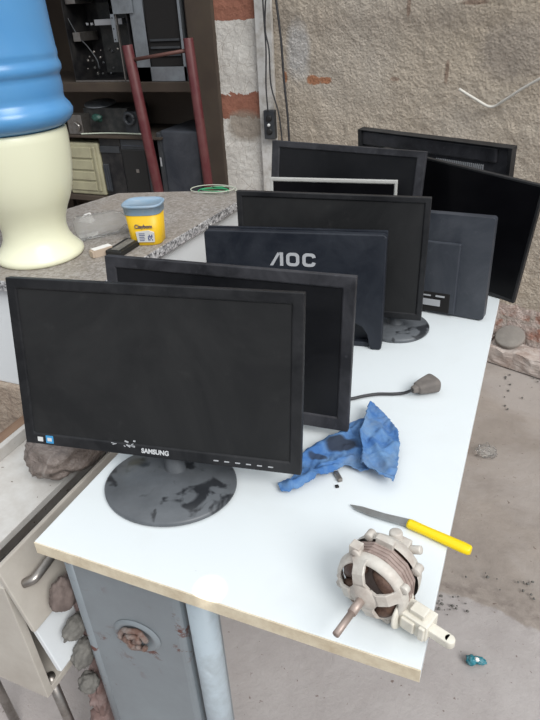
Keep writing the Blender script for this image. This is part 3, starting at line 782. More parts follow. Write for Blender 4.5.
# black scraps by the cloth
p = at_z(338, 478, T); bm = new(); box(bm, (-.011, -.004, .0), (.011, .004, .007), Matrix.Translation(p) @ Matrix.Rotation(-.9, 4, 'Z')); tag(link('metal_scrap', bm, 'chrome', bevel=.001), 'small grey metal scrap lying just below the blue cloth', 'scrap')
p = at_z(337, 487, T); bm = new(); box(bm, (-.003, -.003, .0), (.003, .003, .003), Matrix.Translation(p) @ Matrix.Rotation(.6, 4, 'Z')); tag(link('plastic_chip', bm, 'black', bevel=.0008), 'tiny black plastic chip on the white table below the cloth', 'chip')

# ------------------------------------------------------------------ plug with cable
p0 = at_z(412, 392, T + .012); p1 = at_z(439, 381, T + .016); d = (p1 - p0).normalized()
t = thing('power_plug', 'grey rubber power plug with dark cable on the white table', 'plug', Vector((p0.x, p0.y, T)))
bm = new(); x, y = basis(d)
side = Vector((-d.y, d.x, 0)).normalized(); up = Vector((0, 0, 1))
lv = [(0, .006, .006), (.010, .008, .008), (.012, .012, .010), (.03, .017, .013), (.052, .021, .0155), (.056, .019, .014)]
rings = []
for s, a_, b_ in lv:
    c_ = Vector((p0.x, p0.y, T + .0165)) + Vector((d.x, d.y, 0)).normalized() * s
    rings.append([bm.verts.new(c_ + side * (math.copysign(abs(math.cos(q)) ** .6, math.cos(q)) * a_) + up * (math.copysign(abs(math.sin(q)) ** .6, math.sin(q)) * b_)) for q in [2 * PI * i / 20 for i in range(20)]])
for a, b in zip(rings, rings[1:]):
    for j in range(20): bm.faces.new((a[j], a[(j + 1) % 20], b[(j + 1) % 20], b[j]))
bm.faces.new(rings[0]); bm.faces.new(rings[-1][::-1]); link('plug_body', bm, 'rubber', t, .001)
bm = new()
pp = [(413, 391, .012), (404, 393, .006), (392, 394, .004), (378, 394, .004), (364, 396, .004), (350, 399, .004), (335, 400, .004)]
ctrl = [at_z(u, v, T + z) for u, v, z in pp]; ctrl[0] = Vector((p0.x, p0.y, T + .0165))
def smooth_path(c, n=6):
    o = []; c = [c[0]] + c + [c[-1]]
    for i in range(1, len(c) - 2):
        for s in range(n):
            q = s / n; a, b, e, g_ = c[i - 1], c[i], c[i + 1], c[i + 2]
            o.append(.5 * ((2 * b) + (e - a) * q + (2 * a - 5 * b + 4 * e - g_) * q * q + (3 * b - a - 3 * e + g_) * q ** 3))
    o.append(c[-2]); return o
tube(bm, smooth_path(ctrl), .0032, 10); link('cord', bm, 'cable', t)

# ------------------------------------------------------------------ knife
t = thing('kitchen_knife', 'small knife with bright yellow handle lying near the right table edge', 'knife', at_z(409, 524, T))
zk = T + .004
A = [at_z(u, v, zk) for u, v in ((350, 505), (362, 507), (385, 514), (411, 520), (408, 527), (390, 522), (370, 516), (356, 510))]
bm = new(); a = [bm.verts.new(p) for p in A]; b = [bm.verts.new(p + Vector((0, 0, .0014))) for p in A]; n = len(A)
bm.faces.new(a[::-1]); bm.faces.new(b)
for i in range(n): bm.faces.new((a[i], a[(i + 1) % n], b[(i + 1) % n], b[i]))
link('blade', bm, 'blade', t)
bm = new(); h0 = at_z(408, 523, T + .007); h1 = at_z(471, 551, T + .007); d = (h1 - h0).normalized(); sd = Vector((-d.y, d.x, 0)); Lh = (h1 - h0).length
rings = []
for s, wv in ((0, .0070), (.004, .0085), (.3 * Lh, .0078), (.6 * Lh, .0088), (.88 * Lh, .0095), (.97 * Lh, .0085), (Lh, .005)):
    rings.append([bm.verts.new(h0 + d * s + sd * (math.cos(q) * wv) + up * (math.sin(q) * .0065)) for q in [2 * PI * i / 16 for i in range(16)]])
for a, b in zip(rings, rings[1:]):
    for j in range(16): bm.faces.new((a[j], a[(j + 1) % 16], b[(j + 1) % 16], b[j])).smooth = True
bm.faces.new(rings[0]); bm.faces.new(rings[-1][::-1]); link('handle', bm, 'yellow_handle', t)['label'] = 'bright yellow handle'

# ------------------------------------------------------------------ fan motor
mc = at_z(378, 577, T + .052); axd0 = Vector((-.25, -.965, .02)).normalized(); tip = mc + axd0 * .102
axd = (tip - mc).normalized()
xx = (up - axd * up.dot(axd)).normalized(); yy = axd.cross(xx)      # xx: up-ish, yy: sideways
mm = Matrix.Translation(mc) @ Matrix((xx, yy, axd)).transposed().to_4x4()
t = thing('fan_motor', 'dirty stripped electric fan motor with protruding shaft near the table corner', 'motor', Vector((mc.x, mc.y, T)))
Rm = .047
# stator laminations: rounded octagon plates
bm = new()
for i in range(9):
    z0 = -.014 + i * .0028; rr_ = Rm * (1.0 if i % 2 else .975)
    pts = [(rr_ * math.cos(q) * (1 if i2 % 2 == 0 else 1.0), rr_ * math.sin(q)) for i2, q in enumerate([2 * PI * j / 12 + PI / 12 for j in range(12)])]
    zprism(bm, pts, z0, z0 + .0028, mm)
link('stator', bm, 'lamin', t, .0008, 1)
# coils: lumpy torus front and back
bm = new()
for zc, s_g in ((.018, 1), (-.022, -1)):
    for q4 in range(4):
        a0 = q4 * PI / 2 + .2
        pts = [mm @ Vector((.031 * math.cos(a0 + q), .031 * math.sin(a0 + q), zc + .004 * math.sin(q * 3))) for q in [1.25 * i / 8 for i in range(9)]]
        tube(bm, pts, [.006, .009, .010, .0105, .0105, .0105, .010, .009, .006], 10)
link('winding', bm, 'coil', t)
# front housing: ring + domed spokes + hub
def cage(bm, z0, dz, spokes, wid, hubr, a_off=0.):
    seg = 60
    # outer ring
    sgn = 1 if dz > 0 else -1
    prof = [(Rm * 1.03, z0), (Rm * 1.05, z0 + .1 * dz), (Rm * 1.0, z0 + .38 * dz), (Rm * .90, z0 + .52 * dz), (Rm * .84, z0 + .46 * dz), (Rm * .94, z0 + .30 * dz), (Rm * .96, z0)]
    prof.append(prof[0]); lathe(bm, prof, seg, mm)
    hub = [(0, z0 + dz * .80), (hubr, z0 + dz * .80), (hubr * 1.15, z0 + dz * .92), (hubr * .9, z0 + dz), (hubr * .6, z0 + dz * 1.12), (.006, z0 + dz * 1.16), (0, z0 + dz * 1.16)]
    lathe(bm, hub, 36, mm)
    for s in range(spokes):
        q = 2 * PI * s / spokes + a_off; c_, s__ = math.cos(q), math.sin(q)
        pr_ = [(hubr * .7, .86), (Rm * .45, .93), (Rm * .70, .80), (Rm * .86, .55), (Rm * 1.0, .35)]
        prev = None
        for i_, (r_, zf) in enumerate(pr_):
            w_ = wid * (1.15 if i_ in (0, 4) else .8); T_ = Vector((-s__, c_, 0))
            C1 = Vector((r_ * c_, r_ * s__, z0 + zf * dz + .0015 * sgn)); C2 = Vector((r_ * c_ * .95, r_ * s__ * .95, z0 + zf * dz - .0035 * sgn))
            ring = [bm.verts.new(mm @ v) for v in (C1 - T_ * w_, C1 + T_ * w_, C2 + T_ * w_, C2 - T_ * w_)]
            if prev:
                for j in range(4): bm.faces.new((prev[j], prev[(j + 1) % 4], ring[(j + 1) % 4], ring[j]))
            else: bm.faces.new(ring)
            prev = ring
        bm.faces.new(prev[::-1])
bm = new(); cage(bm, .0112, .029, 4, .0105, .017, .35)
for s in range(4):
    q = s * PI / 2 + .5; c_ = mm @ Vector((Rm * 1.05 * math.cos(q), Rm * 1.05 * math.sin(q), .012)); e_ = mm @ Vector((Rm * 1.05 * math.cos(q), Rm * 1.05 * math.sin(q), .021)); tube(bm, [c_, e_], .0065, 10)
link('front_housing', bm, 'cast', t, .001, 1)
# rear housing: more closed dome with long bearing boss
bm = new()
lathe(bm, [(Rm * 1.04, -.014), (Rm * 1.04, -.020), (Rm * .98, -.030), (Rm * .80, -.038), (Rm * .5, -.042), (.018, -.044), (.016, -.058), (.0, -.058)], 48, mm)
for s in range(4):
    q = s * PI / 2 + .5; c_ = mm @ Vector((Rm * 1.05 * math.cos(q), Rm * 1.05 * math.sin(q), -.013)); e_ = mm @ Vector((Rm * 1.05 * math.cos(q), Rm * 1.05 * math.sin(q), -.026)); tube(bm, [c_, e_], .0065, 10)
link('rear_housing', bm, 'cast', t, .001, 1)
# gearbox with knob on top, behind
bm = new(); box(bm, (-.014, -.014, -.070), (.014, .016, -.050), mm); tube(bm, [mm @ Vector((.006, .006, -.060)), mm @ Vector((.024, .008, -.062))], [.010, .009], 16)
tube(bm, [mm @ Vector((.004, -.012, -.060)), mm @ Vector((.012, -.030, -.062))], .006, 12)
link('gearbox', bm, 'cast', t, .002, 2)
# retaining strap plate on top left
bm = new(); box(bm, (Rm * .90, -.012, -.020), (Rm * 1.16, .012, -.010), mm); box(bm, (Rm * .80, .020, .004), (Rm * 1.10, .034, .018), mm); link('terminal_tab', bm, 'cast', t, .001)
bm = new(); tube(bm, [mm @ Vector((0, 0, .036)), mm @ Vector((0, 0, .066))], .0058, 14)
tube(bm, [mm @ Vector((0, 0, .064)), tip], .0045, 14); link('shaft', bm, 'shaft', t)
# off-white plastic bracket at the right
bp = at_z(413, 648, T); br_ = Matrix.Translation(bp + Vector((.004, .012, .0))) @ Matrix.Rotation(-.35, 4, 'Z')
bm = new()
lathe(bm, [(0, -.0025), (.024, -.0025), (.026, 0), (.024, .0025), (0, .0025)], 32, br_ @ Matrix.Translation((-.028, .006, .028)) @ Matrix.Rotation(PI / 2, 4, 'Y'))
box(bm, (-.026, -.006, .014), (.012, .022, .040), br_)
box(bm, (-.022, -.010, .018), (-.004, -.005, .036), br_); box(bm, (.002, -.010, .016), (.010, -.005, .038), br_)
box(bm, (-.016, .000, .039), (.004, .016, .048), br_)
box(bm, (.010, -.001, .020), (.036, .013, .032), br_)
tube(bm, [br_ @ Vector((.036, .006, .020)), br_ @ Vector((.036, .006, .032))], .007, 16)
link('mounting_bracket', bm, 'cream_part', t, .0018, 2)['label'] = 'off-white plastic bracket'
bm = new(); tube(bm, [mm @ Vector((-.03, -.03, -.03)), br_ @ Vector((-.02, .01, .028))], .008, 12); link('bracket_stem', bm, 'coil', t)

# ------------------------------------------------------------------ collapsed white drawer unit
t = thing('drawer_unit', 'battered white chest of drawers with chrome handle left of the table', 'chest of drawers', (-.21, .30, 0))
x0, x1, yA, yB = -.335, -.125, -.01, .58
bm = new()
box(bm, (x0, yA, .602), (-.166, yB, .618)); box(bm, (x0 - .014, yA, .30), (x0, yB, .645)); 
link('top_board', bm, 'board', t, .0015)
bm = new(); box(bm, (x0, yA, .28), (-.10, yA + .016, .600)); link('side_panel', bm, 'board_beige', t, .0015)
bm = new(); box(bm, (x0, yB - .016, .28), (-.10, yB, .600)); link('side_panel', bm, 'board_beige', t, .0015)
bm = new(); box(bm, (x0, yA + .016, .28), (-.10, yB - .016, .296)); link('bottom_board', bm, 'board_beige', t, .0015)
shear = Matrix.Translation((-.098, yA, .648)) @ Matrix.Rotation(-.24, 4, 'Y')
Zs = lambda z0, z1, yy0, yy1, th: ((-th, yy0, z0), (0, yy1, z1))
bm = new(); box(bm, (-.010, .0, -.150), (0, .575, 0), shear); df = link('drawer_front', bm, 'board_beige', t, .002)
bm = new()
h0 = Vector((.004, .035, -.055)); h1 = Vector((.004, .115, -.055))
ctrl = [shear @ Vector(v) for v in ((.0, .028, -.060), (.014, .036, -.058), (.018, .05, -.055), (.018, .09, -.050), (.014, .110, -.047), (.0, .120, -.046))]
bm = new(); tube(bm, smooth_path(ctrl), .0085, 12); link('handle', bm, 'chrome', df)
bm = new(); box(bm, (-.030, .012, -.275), (-.018, .56, -.158), shear); link('drawer_front', bm, 'white_tile', t, .002)['label'] = 'lower drawer front in cleaner white'
bm = new(); box(bm, (-.0135, .003, -.140), (-.0105, .57, -.0015), shear); link('slit_shade', bm, 'dark_gap', t)  # black sheet behind the front, painted-in shade for the slit
for (x, y) in ((-.31, .02), (-.31, .55), (-.115, .02), (-.115, .55)):
    bm = new(); tube(bm, [(x, y, .30), (x + .01, y, 0)], .010, 12); link('leg', bm, 'chrome', t)
# brown plank beyond
bm = new(); box(bm, (-.425, -.02, .585), (-.375, .60, .607)); box(bm, (-.415, .0, 0), (-.385, .03, .585)); box(bm, (-.415, .55, 0), (-.385, .58, .585))
tag(link('wooden_plank', bm, 'wood', bevel=.002), 'rough brown wooden plank trestle along the left of the drawer unit', 'plank')
# murky plastic bag on the drawers
p = at_z(75, 455, .63)
bm = new(); blob(bm, (p.x + .0, p.y - .005, .672), (.075, .095, .056), 5, .16, 2.2, 5)
for v in bm.verts: v.co.z = max(v.co.z, .619)
tag(link('plastic_bag', bm, 'film'), 'dirty brown plastic bag on the drawer unit, below the front monitor', 'bag')
# cloth and stones between drawer unit and cabinet
bm = new(); 
p = at_y(100, 700, .12)
blob(bm, (-.050, .115, .36), (.022, .045, .20), 2, .25, 2.8, 5); blob(bm, (-.056, .10, .20), (.026, .05, .10), 4, .25, 2.8, 5); blob(bm, (-.062, .08, .075), (.032, .055, .075), 8, .2, 2.5, 4)
for v in bm.verts: v.co.z = max(v.co.z, .002)
tag(link('rag_bundle', bm, 'pink_cloth'), 'dirty pinkish rag bundle wedged against the left side of the grey cabinet', 'rag')
sts = [(78, 601, .05, .020, .03, .030, 'large brownish grey stone at the top of the pile beside the grey cabinet', 'stone_dark'), (74, 628, .05, .018, .03, .018, 'rounded grey stone just under the topmost lump beside the cabinet', 'stone'),
       (80, 653, .05, .018, .03, .028, 'tall grey stone in the middle of the pile beside the cabinet', 'stone'), (78, 680, .04, .020, .02, .020, 'ridged grey leaf-shaped stone lowest in the pile beside the cabinet', 'stone')]
for i, (u, v, yv, rx, ry, rz_, lb, mt_) in enumerate(sts):
    p = at_y(u, v, yv); bm = new(); blob(bm, (-.022 - rx, p.y + .004, p.z), (rx * .98, ry, rz_ * 1.12), 11 + i, .2, 2.6, 4)
    tag(link('stone', bm, mt_), lb, 'stone')

# ------------------------------------------------------------------ socket, conduit, cables at the pier
def pier_pt(u, v, dy=0): return at_y(u, v, PIER_Y - dy)
xa, xb = pier_pt(258, 60).x, pier_pt(275, 60).x
bm = new(); box(bm, (xb - .085, PIER_Y - .028, 0), (xb, PIER_Y - .004, 2.6))
k = NT('flaking_white'); k.col(k.mix(k.ramp(k.noise(9, 6, .7), [(.45, 0.), (.65, 1.)]), (.60, .59, .57), (.36, .33, .29))); k.rough(.7)
tag(link('cable_duct', bm, k.m, bevel=.003), 'flaking white vertical duct between brick pier and plaster wall', 'duct')
sp0 = pier_pt(264, 110, .05); sp1 = pier_pt(276, 139, .05)
t = thing('wall_socket', 'dusty grey double wall socket box on the pier under dangling cables', 'socket', ((sp0.x + sp1.x) / 2, PIER_Y - .03, sp1.z))
ya = PIER_Y - .028
bm = new(); box(bm, (sp0.x, ya - .035, sp1.z), (sp1.x, ya, sp0.z)); link('box', bm, 'charcoal', t, .004)
hc = (sp0.z - sp1.z)
for f_ in (.27, .73):
    bm = new(); lathe(bm, [(0, .006), (.011, .006), (.014, .005), (.017, .0), (0, 0)], 24, Matrix.Translation(((sp0.x + sp1.x) / 2, ya - .035, sp1.z + hc * f_)) @ Matrix.Rotation(PI / 2, 4, 'X')); link('outlet', bm, 'black', t)
bm = new(); lathe(bm, [(0, .010), (.007, .009), (.008, 0), (0, 0)], 16, Matrix.Translation(((sp0.x + sp1.x) / 2, ya - .036, sp1.z + hc * .5)) @ Matrix.Rotation(PI / 2, 4, 'X')); link('screw_cap', bm, 'sticker_white', t)
for nm, lb, uv, r_ in (('hanging_cable', 'leftmost dark cable running down to the socket box', [(261, -30), (264, 20), (266, 50), (266, 85), (268, 112)], .004),
                  ('hanging_cable', 'middle dark cable crossing over beside the socket and ending behind a monitor', [(267, -30), (265, 25), (269, 50), (271, 85), (279, 115), (283, 150)], .004),
                  ('hanging_cable', 'rightmost thick dark cable hanging beside the plaster wall', [(271, -30), (276, 0), (281, 40), (284, 80), (288, 120), (290, 160)], .006)):
    bm = new(); ctrl = [pier_pt(u, v, .075 if i_ < len(uv) - 1 or nm == '' else .075) for i_, (u, v) in enumerate(uv)]
    tube(bm, smooth_path(ctrl), r_, 8); tag(link(nm, bm, 'cable'), lb, 'cable')
# white strip sticking out of the plaster
bm = new(); ctrl = []
for (u, v, dd) in ((459, 89, .06), (475, 99, .04), (491, 107, .012), (505, 100, .02), (522, 89, .03), (545, 76, .04)):
    ctrl.append(at_plane(u, v, W0 - WN * dd, WN))
tube(bm, smooth_path(ctrl), .0055, 8); tag(link('white_strip', bm, 'white_wire'), 'bent thin white strip hanging off the plaster wall at upper right', 'strip')
# cement disc leaning at the wall foot
c0 = at_plane(510, 337, W0 - WN * .05, WN)
lean = WMAT.to_3x3().to_4x4()
bm = new(); mmd = Matrix.Translation(c0 + Vector((0, 0, 0))) @ lean @ Matrix.Rotation(.42, 4, 'X')
lathe(bm, [(0, -.012), (.058, -.012), (.062, -.006), (.062, .008), (.056, .012), (0, .012)], 40, mmd)
c0z = min(v.co.z for v in bm.verts)
disc_bottom = c0z
tag(link('cement_disc', bm, 'slate', bevel=.002), 'round grey cement disc lying against the bare bricks at right', 'disc')
# rubble ledge carrying the disc at the wall foot
bm = new(); gl = 60
for i in range(3):
    s0 = -.35 + i * .33
    q = bmesh.ops.create_cube(bm, size=1)['verts']
    for v in q: v.co = Vector((v.co.x * .32 + s0 + .16, v.co.y * .12 - .06, v.co.z * (disc_bottom) + disc_bottom / 2))
bmesh.ops.subdivide_edges(bm, edges=bm.edges, cuts=7, use_grid_fill=True)
for v in bm.verts:
    if v.co.z > .01: v.co += Vector((0, 1, 1)) * .012 * noise.fractal(v.co * 18, .8, 2, 3)
    v.co.z = min(v.co.z, disc_bottom) ; v.co.y = min(v.co.y, -.012)
xf(bm, bm.verts, WMAT)
k = NT('pale_rubble'); k.col(k.ramp(k.noise(16, 6, .7, dist=.5), [(.3, (.34, .25, .21)), (.5, (.50, .43, .39)), (.75, (.62, .57, .53))])); k.rough(.9); k.bump(k.noise(40, 5, .7), .7, .01)
lg = link('trim_2', bm, k.m); struct(lg)

# ------------------------------------------------------------------ litter on the floor
p = at_z(475, 663, 0); t_m = Matrix.Translation(p + Vector((0, 0, .011))) @ Matrix.Rotation(.05, 4, 'Z')
t = thing('foil_wrapper', 'crumpled teal wrapper on the concrete floor at lower right', 'wrapper', p)
bm = new(); blob(bm, t_m @ Vector((-.010, -.003, .0)), (.013, .013, .011), 4, .25, 3, 4); blob(bm, t_m @ Vector((.008, .002, .0)), (.017, .009, .009), 6, .25, 3, 4)
link('foil', bm, 'teal', t)
bm = new(); blob(bm, t_m @ Vector((.002, -.001, .006)), (.007, .005, .006), 2, .4, 3, 3); link('foil_lining', bm, 'paper', t)
p = at_z(480, 453, 0); bm = new(); blob(bm, p + Vector((.02, 0, .014)), (.034, .03, .018), 9, .4, 3, 4)
for v in bm.verts: v.co.z = max(v.co.z, .001)
tag(link('plastic_cup', bm, 'clear'), 'crushed clear plastic scrap on the floor beside the right table edge', 'plastic scrap')
random.seed(11)
pebs = []
for (u, v, n_, su, sv) in ((452, 604, 16, 16, 8), (500, 585, 12, 34, 14), (440, 612, 6, 8, 5), (520, 400, 6, 20, 20), (520, 380, 8, 25, 6)):
    for _ in range(n_):
        uu, vv = u + random.uniform(-su, su), v + random.uniform(-sv, sv)
        pebs.append(at_z(uu, vv, 0))
pb = None
for i, p in enumerate(pebs):
    if pb is None:
        bm = new(); blob(bm, (0, 0, 0), (.006, .005, .004), 3, .3, 2, 2); pb = link('pebble', bm, 'stone')
        tag(pb, 'tiny dark grit pebble scattered on the concrete floor', 'pebble', 'grit pebbles on the floor'); o = pb
    else: o = pb.copy(); COL.objects.link(o)
    s = random.uniform(.35, .9); o.location = p + Vector((0, 0, -.002)); o.scale = (s, s, s); o.rotation_euler = (0, 0, random.uniform(0, 6))

# ------------------------------------------------------------------ storage shelf and its junk
SY = 2.60
def X_(u, v=60, y=SY): return at_y(u, v, y).x
t = thing('storage_shelf', 'dark brown wooden shelving full of old computers beyond the counter', 'shelf', (-1.8, 2.85, 0))
P1, P2, P3 = at_y(100, 88, SY).z, .80, .44
P1 = 1.085
WSH = t
for zz in (P1, P2, P3):
    bm = new(); box(bm, (-2.6, SY - .02, zz - {P1: .05, P2: .014, P3: .03}[zz]), (-1.09 if zz != P2 else X_(152), 3.2, zz)); link('shelf_board', bm, 'brown', t, .004)
for x in (-2.6, -1.10):
    bm = new(); box(bm, (x, 3.16, 0), (x + .04, 3.2, 1.9)); link('post', bm, 'brown', t, .004)
    bm = new(); box(bm, (x, SY, 0), (x + .03, SY + .03, P3 - .03)); link('post', bm, 'brown', t, .004)
def Z_(u, v, y=SY): return at_y(u, v, y).z
E1 = .0015
bm = new(); box(bm, (-2.55, 2.99, P2 + .001), (-1.11, 3.01, P1 - .061)); link('back_board', bm, 'brown_light', WSH, .002)
# open black computer case, upper shelf
cx0, cx1 = X_(72, 60), X_(133, 60)
t = thing('computer_case', 'open black computer case with cables inside on the upper shelf', 'computer case', ((cx0 + cx1) / 2, SY + .2, P1))
z0, z1, yf, yb = P1 + E1, P1 + .44, SY, SY + .20
bm = new(); w_ = .004
box(bm, (cx0, yf, z0), (cx1, yb, z0 + w_)); box(bm, (cx0, yf, z1 - w_), (cx1, yb, z1)); box(bm, (cx0, yf, z0), (cx0 + w_, yb, z1)); box(bm, (cx1 - w_, yf, z0), (cx1, yb, z1)); box(bm, (cx0, yb - w_, z0), (cx1, yb, z1))
link('chassis', bm, 'black_metal', t)
bm = new(); xe = X_(123, 60)
box(bm, (xe - .006, yf - .002, z0), (xe, yf + .01, z1)); box(bm, (cx0, yf - .002, z0), (cx1, yf + .006, z0 + .008)); link('edge_flange', bm, 'chrome', t)
bm = new(); box(bm, (cx0 + .10, yb - .03, z0 + .03), (xe - .03, yb - .02, z1 - .06)); mbd = link('mainboard', bm, 'dark_board', t)
bm = new()
for i in range(4): q = at_y(86 + i * 4.5, 24, yf + .10); box(bm, (q.x, yf + .10, q.z - .006), (q.x + .010, yf + .11, q.z + .006))
box(bm, (cx0 + .12, yf + .1, Z_(95, 26)), (cx0 + .30, yb - .03, Z_(95, 20))); link('port_row', bm, 'letter', mbd)
bm = new(); random.seed(9)
bm.free()
for i in range(22):
    u = random.uniform(88, 118); v = random.uniform(45, 76); q = at_y(u, v, yf + .06); s = random.uniform(.003, .009); bm = new()
    blob(bm, q, (s, s, s), i, .5, 3, 2); link('component', bm, random.choice(['chrome', 'charcoal', 'dark_board']), mbd)
bm = new(); tube(bm, smooth_path([at_y(u, v, yf + .03) for u, v in ((66, 15), (78, 36), (88, 47), (97, 60), (99, 68))]), .0035, 8); link('ribbon_cable', bm, 'charcoal', t)
bm = new(); box(bm, (cx0 + .02, yf + .02, Z_(70, 42)), (X_(82, 60), yb - .02, Z_(70, 33))); link('drive_cage', bm, 'chrome', t, .002)
bm = new(); box(bm, (cx0 + .01, yf + .02, Z_(70, 4)), (X_(74, 10), yb - .02, z1 - .02)); link('drive_cage', bm, 'chrome', t, .002)
# grey metal case, drive rack and panel
gx0, gx1 = X_(136, 60), X_(186, 60)
t = thing('computer_case', 'zinc grey computer chassis with an open drive bay on the upper shelf', 'computer case', ((gx0 + gx1) / 2, SY + .2, P1))
bm = new()
for a_, b_, c_, d_ in ((gx0 + .0, gx0 + .085, z0, z1), (gx0, gx1, z0, z0 + .07), (gx1 - .018, gx1, z0, z1), (gx0, gx1, z1 - .03, z1)):
    box(bm, (a_, yf, c_), (b_, yf + .004, d_))
box(bm, (gx0, yf, z0), (gx0 + .004, yb, z1)); box(bm, (gx1 - .004, yf, z0), (gx1, yb, z1)); box(bm, (gx0, yb - .004, z0), (gx1, yb, z1))
link('chassis', bm, 'alu', t, .001)
bm = new(); box(bm, (gx0 + .085, yf + .012, z0 + .07), (gx1 - .018, yb - .01, z1 - .03)); link('bay_interior', bm, 'dark_gap', t)
bm = new()
for i in range(3): box(bm, (gx0 + .10, yf + .004, z0 + .12 + i * .035), (gx1 - .03, yf + .014, z0 + .13 + i * .035))
link('drive_rail', bm, 'charcoal', t)
bm = new(); xs0 = X_(112, 20); box(bm, (xs0, yf - .012, Z_(118, 42)), (xs0 + .022, yf - .003, z1)); box(bm, (xs0, yf - .012, Z_(118, 14)), (X_(135, 20), yf - .003, z1)); pl = link('perforated_plate', bm, 'alu', t, .001)
bm = new()
for i in range(5): box(bm, (xs0 + .008, yf - .0135, Z_(118, 40) + i * .05), (xs0 + .014, yf - .0118, Z_(118, 40) + i * .05 + .006))
link('screw_hole', bm, 'dark_gap', pl)
# middle shelf junk
def top_thing(name, label, cat, bm, mat, bev=.002): return tag(link(name, bm, mat, bevel=bev), label, cat)
q = at_y(96, 104, SY + .12); bm = new()
lathe(bm, [(0, 0), (.092, 0), (.095, .004), (.092, .008), (.03, .010), (.02, .016), (0, .016)], 48, Matrix.Translation((q.x, SY + .16, Z_(96, 104, SY + .16))) @ Matrix.Rotation(.05, 4, 'Y') @ Matrix.Rotation(.12, 4, 'X'))
top_thing('metal_disc', 'pale oval metal disc lying on junk on the middle shelf', 'disc', bm, 'alu', 0)
q = at_y(129, 119, SY + .03)
bm = new(); pts = [(q.x + .030 * math.cos(a_), SY + .03, q.z + .030 * math.sin(a_)) for a_ in [2 * PI * i / 28 for i in range(29)]]; tube(bm, pts, .010, 10)
box(bm, (q.x - .04, SY + .045, P2 + E1), (q.x + .04, SY + .09, q.z + .035)); top_thing('speaker_ring', 'round dark ring-shaped speaker housing on the middle shelf by the red pole', 'speaker', bm, 'charcoal', 0)
bm = new(); ja, jb = X_(76, 120), X_(120, 120); box(bm, (ja, SY + .08, P2 + E1), (jb, SY + .30, Z_(96, 108, SY + .08))); top_thing('circuit_box', 'low black electronics chassis under the pale disc', 'electronics', bm, 'dark_board', .004)
q = at_y(97, 118, SY + .04); bm = new(); blob(bm, (q.x, SY + .04, q.z), (.035, .02, .022), 3, .3, 2, 3); 
for v in bm.verts: v.co.z = max(v.co.z, P2 + E1)
top_thing('green_module', 'small dull green plastic module in front of the low electronics chassis', 'module', bm, plain('dull_green', (.02, .07, .055), .5), 0)
bm = new(); q = at_y(74, 122, SY); box(bm, (q.x - .05, SY, P2 + E1), (q.x + .055, SY + .08, Z_(74, 115))); tube(bm, smooth_path([Vector((q.x + .01, SY - .008, Z_(75, 122))), Vector((q.x + .04, SY - .012, Z_(79, 126))), Vector((q.x + .03, SY - .008, Z_(80, 131)))]), .007, 8)
top_thing('metal_bracket', 'small chrome bracket at the left of the middle shelf', 'bracket', bm, 'chrome', .002)
bm = new(); tube(bm, smooth_path([Vector((at_y(u, v, SY).x, SY + dd_, P2 + .007)) for u, v, dd_ in ((83, 137, -.012), (92, 132, .01), (103, 128, .03), (118, 127, .035), (137, 125, .03))]), .0045, 8); top_thing('pale_cable', 'thin pale cable draped along the middle shelf edge', 'cable', bm, 'pale_wire', 0)
# lower row of computers
def ztop(u, v): return Z_(u, v)
bx0, bx1 = X_(66, 165), X_(101, 165)
t = thing('computer_case', 'yellowed beige computer case next to the water dispenser', 'computer case', ((bx0 + bx1) / 2, SY + .1, P3))
zt_ = min(ztop(90, 143), P2 - .017)
bm = new(); box(bm, (bx0, SY, P3 + E1), (bx1, SY + .4, zt_)); link('body', bm, 'beige_case', t, .012, 3)
bm = new(); dz_ = zt_ - P3
for f0, f1 in ((.72, .92), (.50, .68), (.30, .46), (.1, .26)): box(bm, (bx0 + .02, SY - .008, P3 + dz_ * f0), (bx1 - .055, SY + .002, P3 + dz_ * f1))
link('drive_cover', bm, 'beige_case', t, .003)
bm = new(); box(bm, (bx1 - .040, SY - .010, P3 + .03), (bx1 - .022, SY + .002, zt_ - .02)); link('front_rib', bm, 'beige_case', t, .004)
bx2 = X_(123, 165)
t = thing('computer_case', 'black computer tower with grey grille strip beside the beige case', 'computer case', ((bx1 + bx2) / 2, SY + .1, P3))
bm = new(); box(bm, (bx1 + .006, SY + .01, P3 + E1), (bx2 - .004, SY + .4, P2 - .016)); link('body', bm, 'black_metal', t, .006)
bm = new(); box(bm, (bx1 + .012, SY + .0, P3 + .03), (bx1 + .052, SY + .012, P3 + dz_ * .62)); gg = link('grille', bm, 'charcoal', t, .003)
bm = new(); box(bm, (bx1 + .02, SY - .004, P3 + .04), (bx1 + .026, SY + .002, P3 + dz_ * .6)); box(bm, (bx1 + .038, SY - .004, P3 + .04), (bx1 + .044, SY + .002, P3 + dz_ * .6)); link('grille_bar', bm, 'shell_grey', gg)
bm = new(); box(bm, (bx1 + .01, SY + .002, P3 + dz_ * .83), (bx2 - .012, SY + .012, P3 + dz_ * .95)); link('drive_cover', bm, 'charcoal', t, .002)
bx3 = X_(149, 165)
t = thing('computer_case', 'black computer tower with small silver badge beside the red pole', 'computer case', ((bx2 + bx3) / 2, SY + .1, P3))
bm = new(); box(bm, (bx2 + .002, SY, P3 + E1), (bx3, SY + .4, P2 - .016)); link('body', bm, 'charcoal', t, .008, 3)
zz = Z_(132, 148)
bm = new(); box(bm, (bx2 + .012, SY - .008, P3 + .004), (bx3 - .012, SY + .002, zz - .006)); dd_ = link('front_door', bm, 'black', t, .005)
bm = new(); q = at_y(138, 171, SY - .008); box(bm, (q.x - .010, SY - .011, q.z - .010), (q.x + .010, SY - .007, q.z + .010)); link('badge', bm, 'chrome', dd_, .001)['label'] = 'small silver square badge'
bm = new(); box(bm, (bx2 + .02, SY - .004, zz + .008), (bx3 - .02, SY + .002, P2 - .05)); link('upper_panel', bm, 'shell_grey', t, .002)
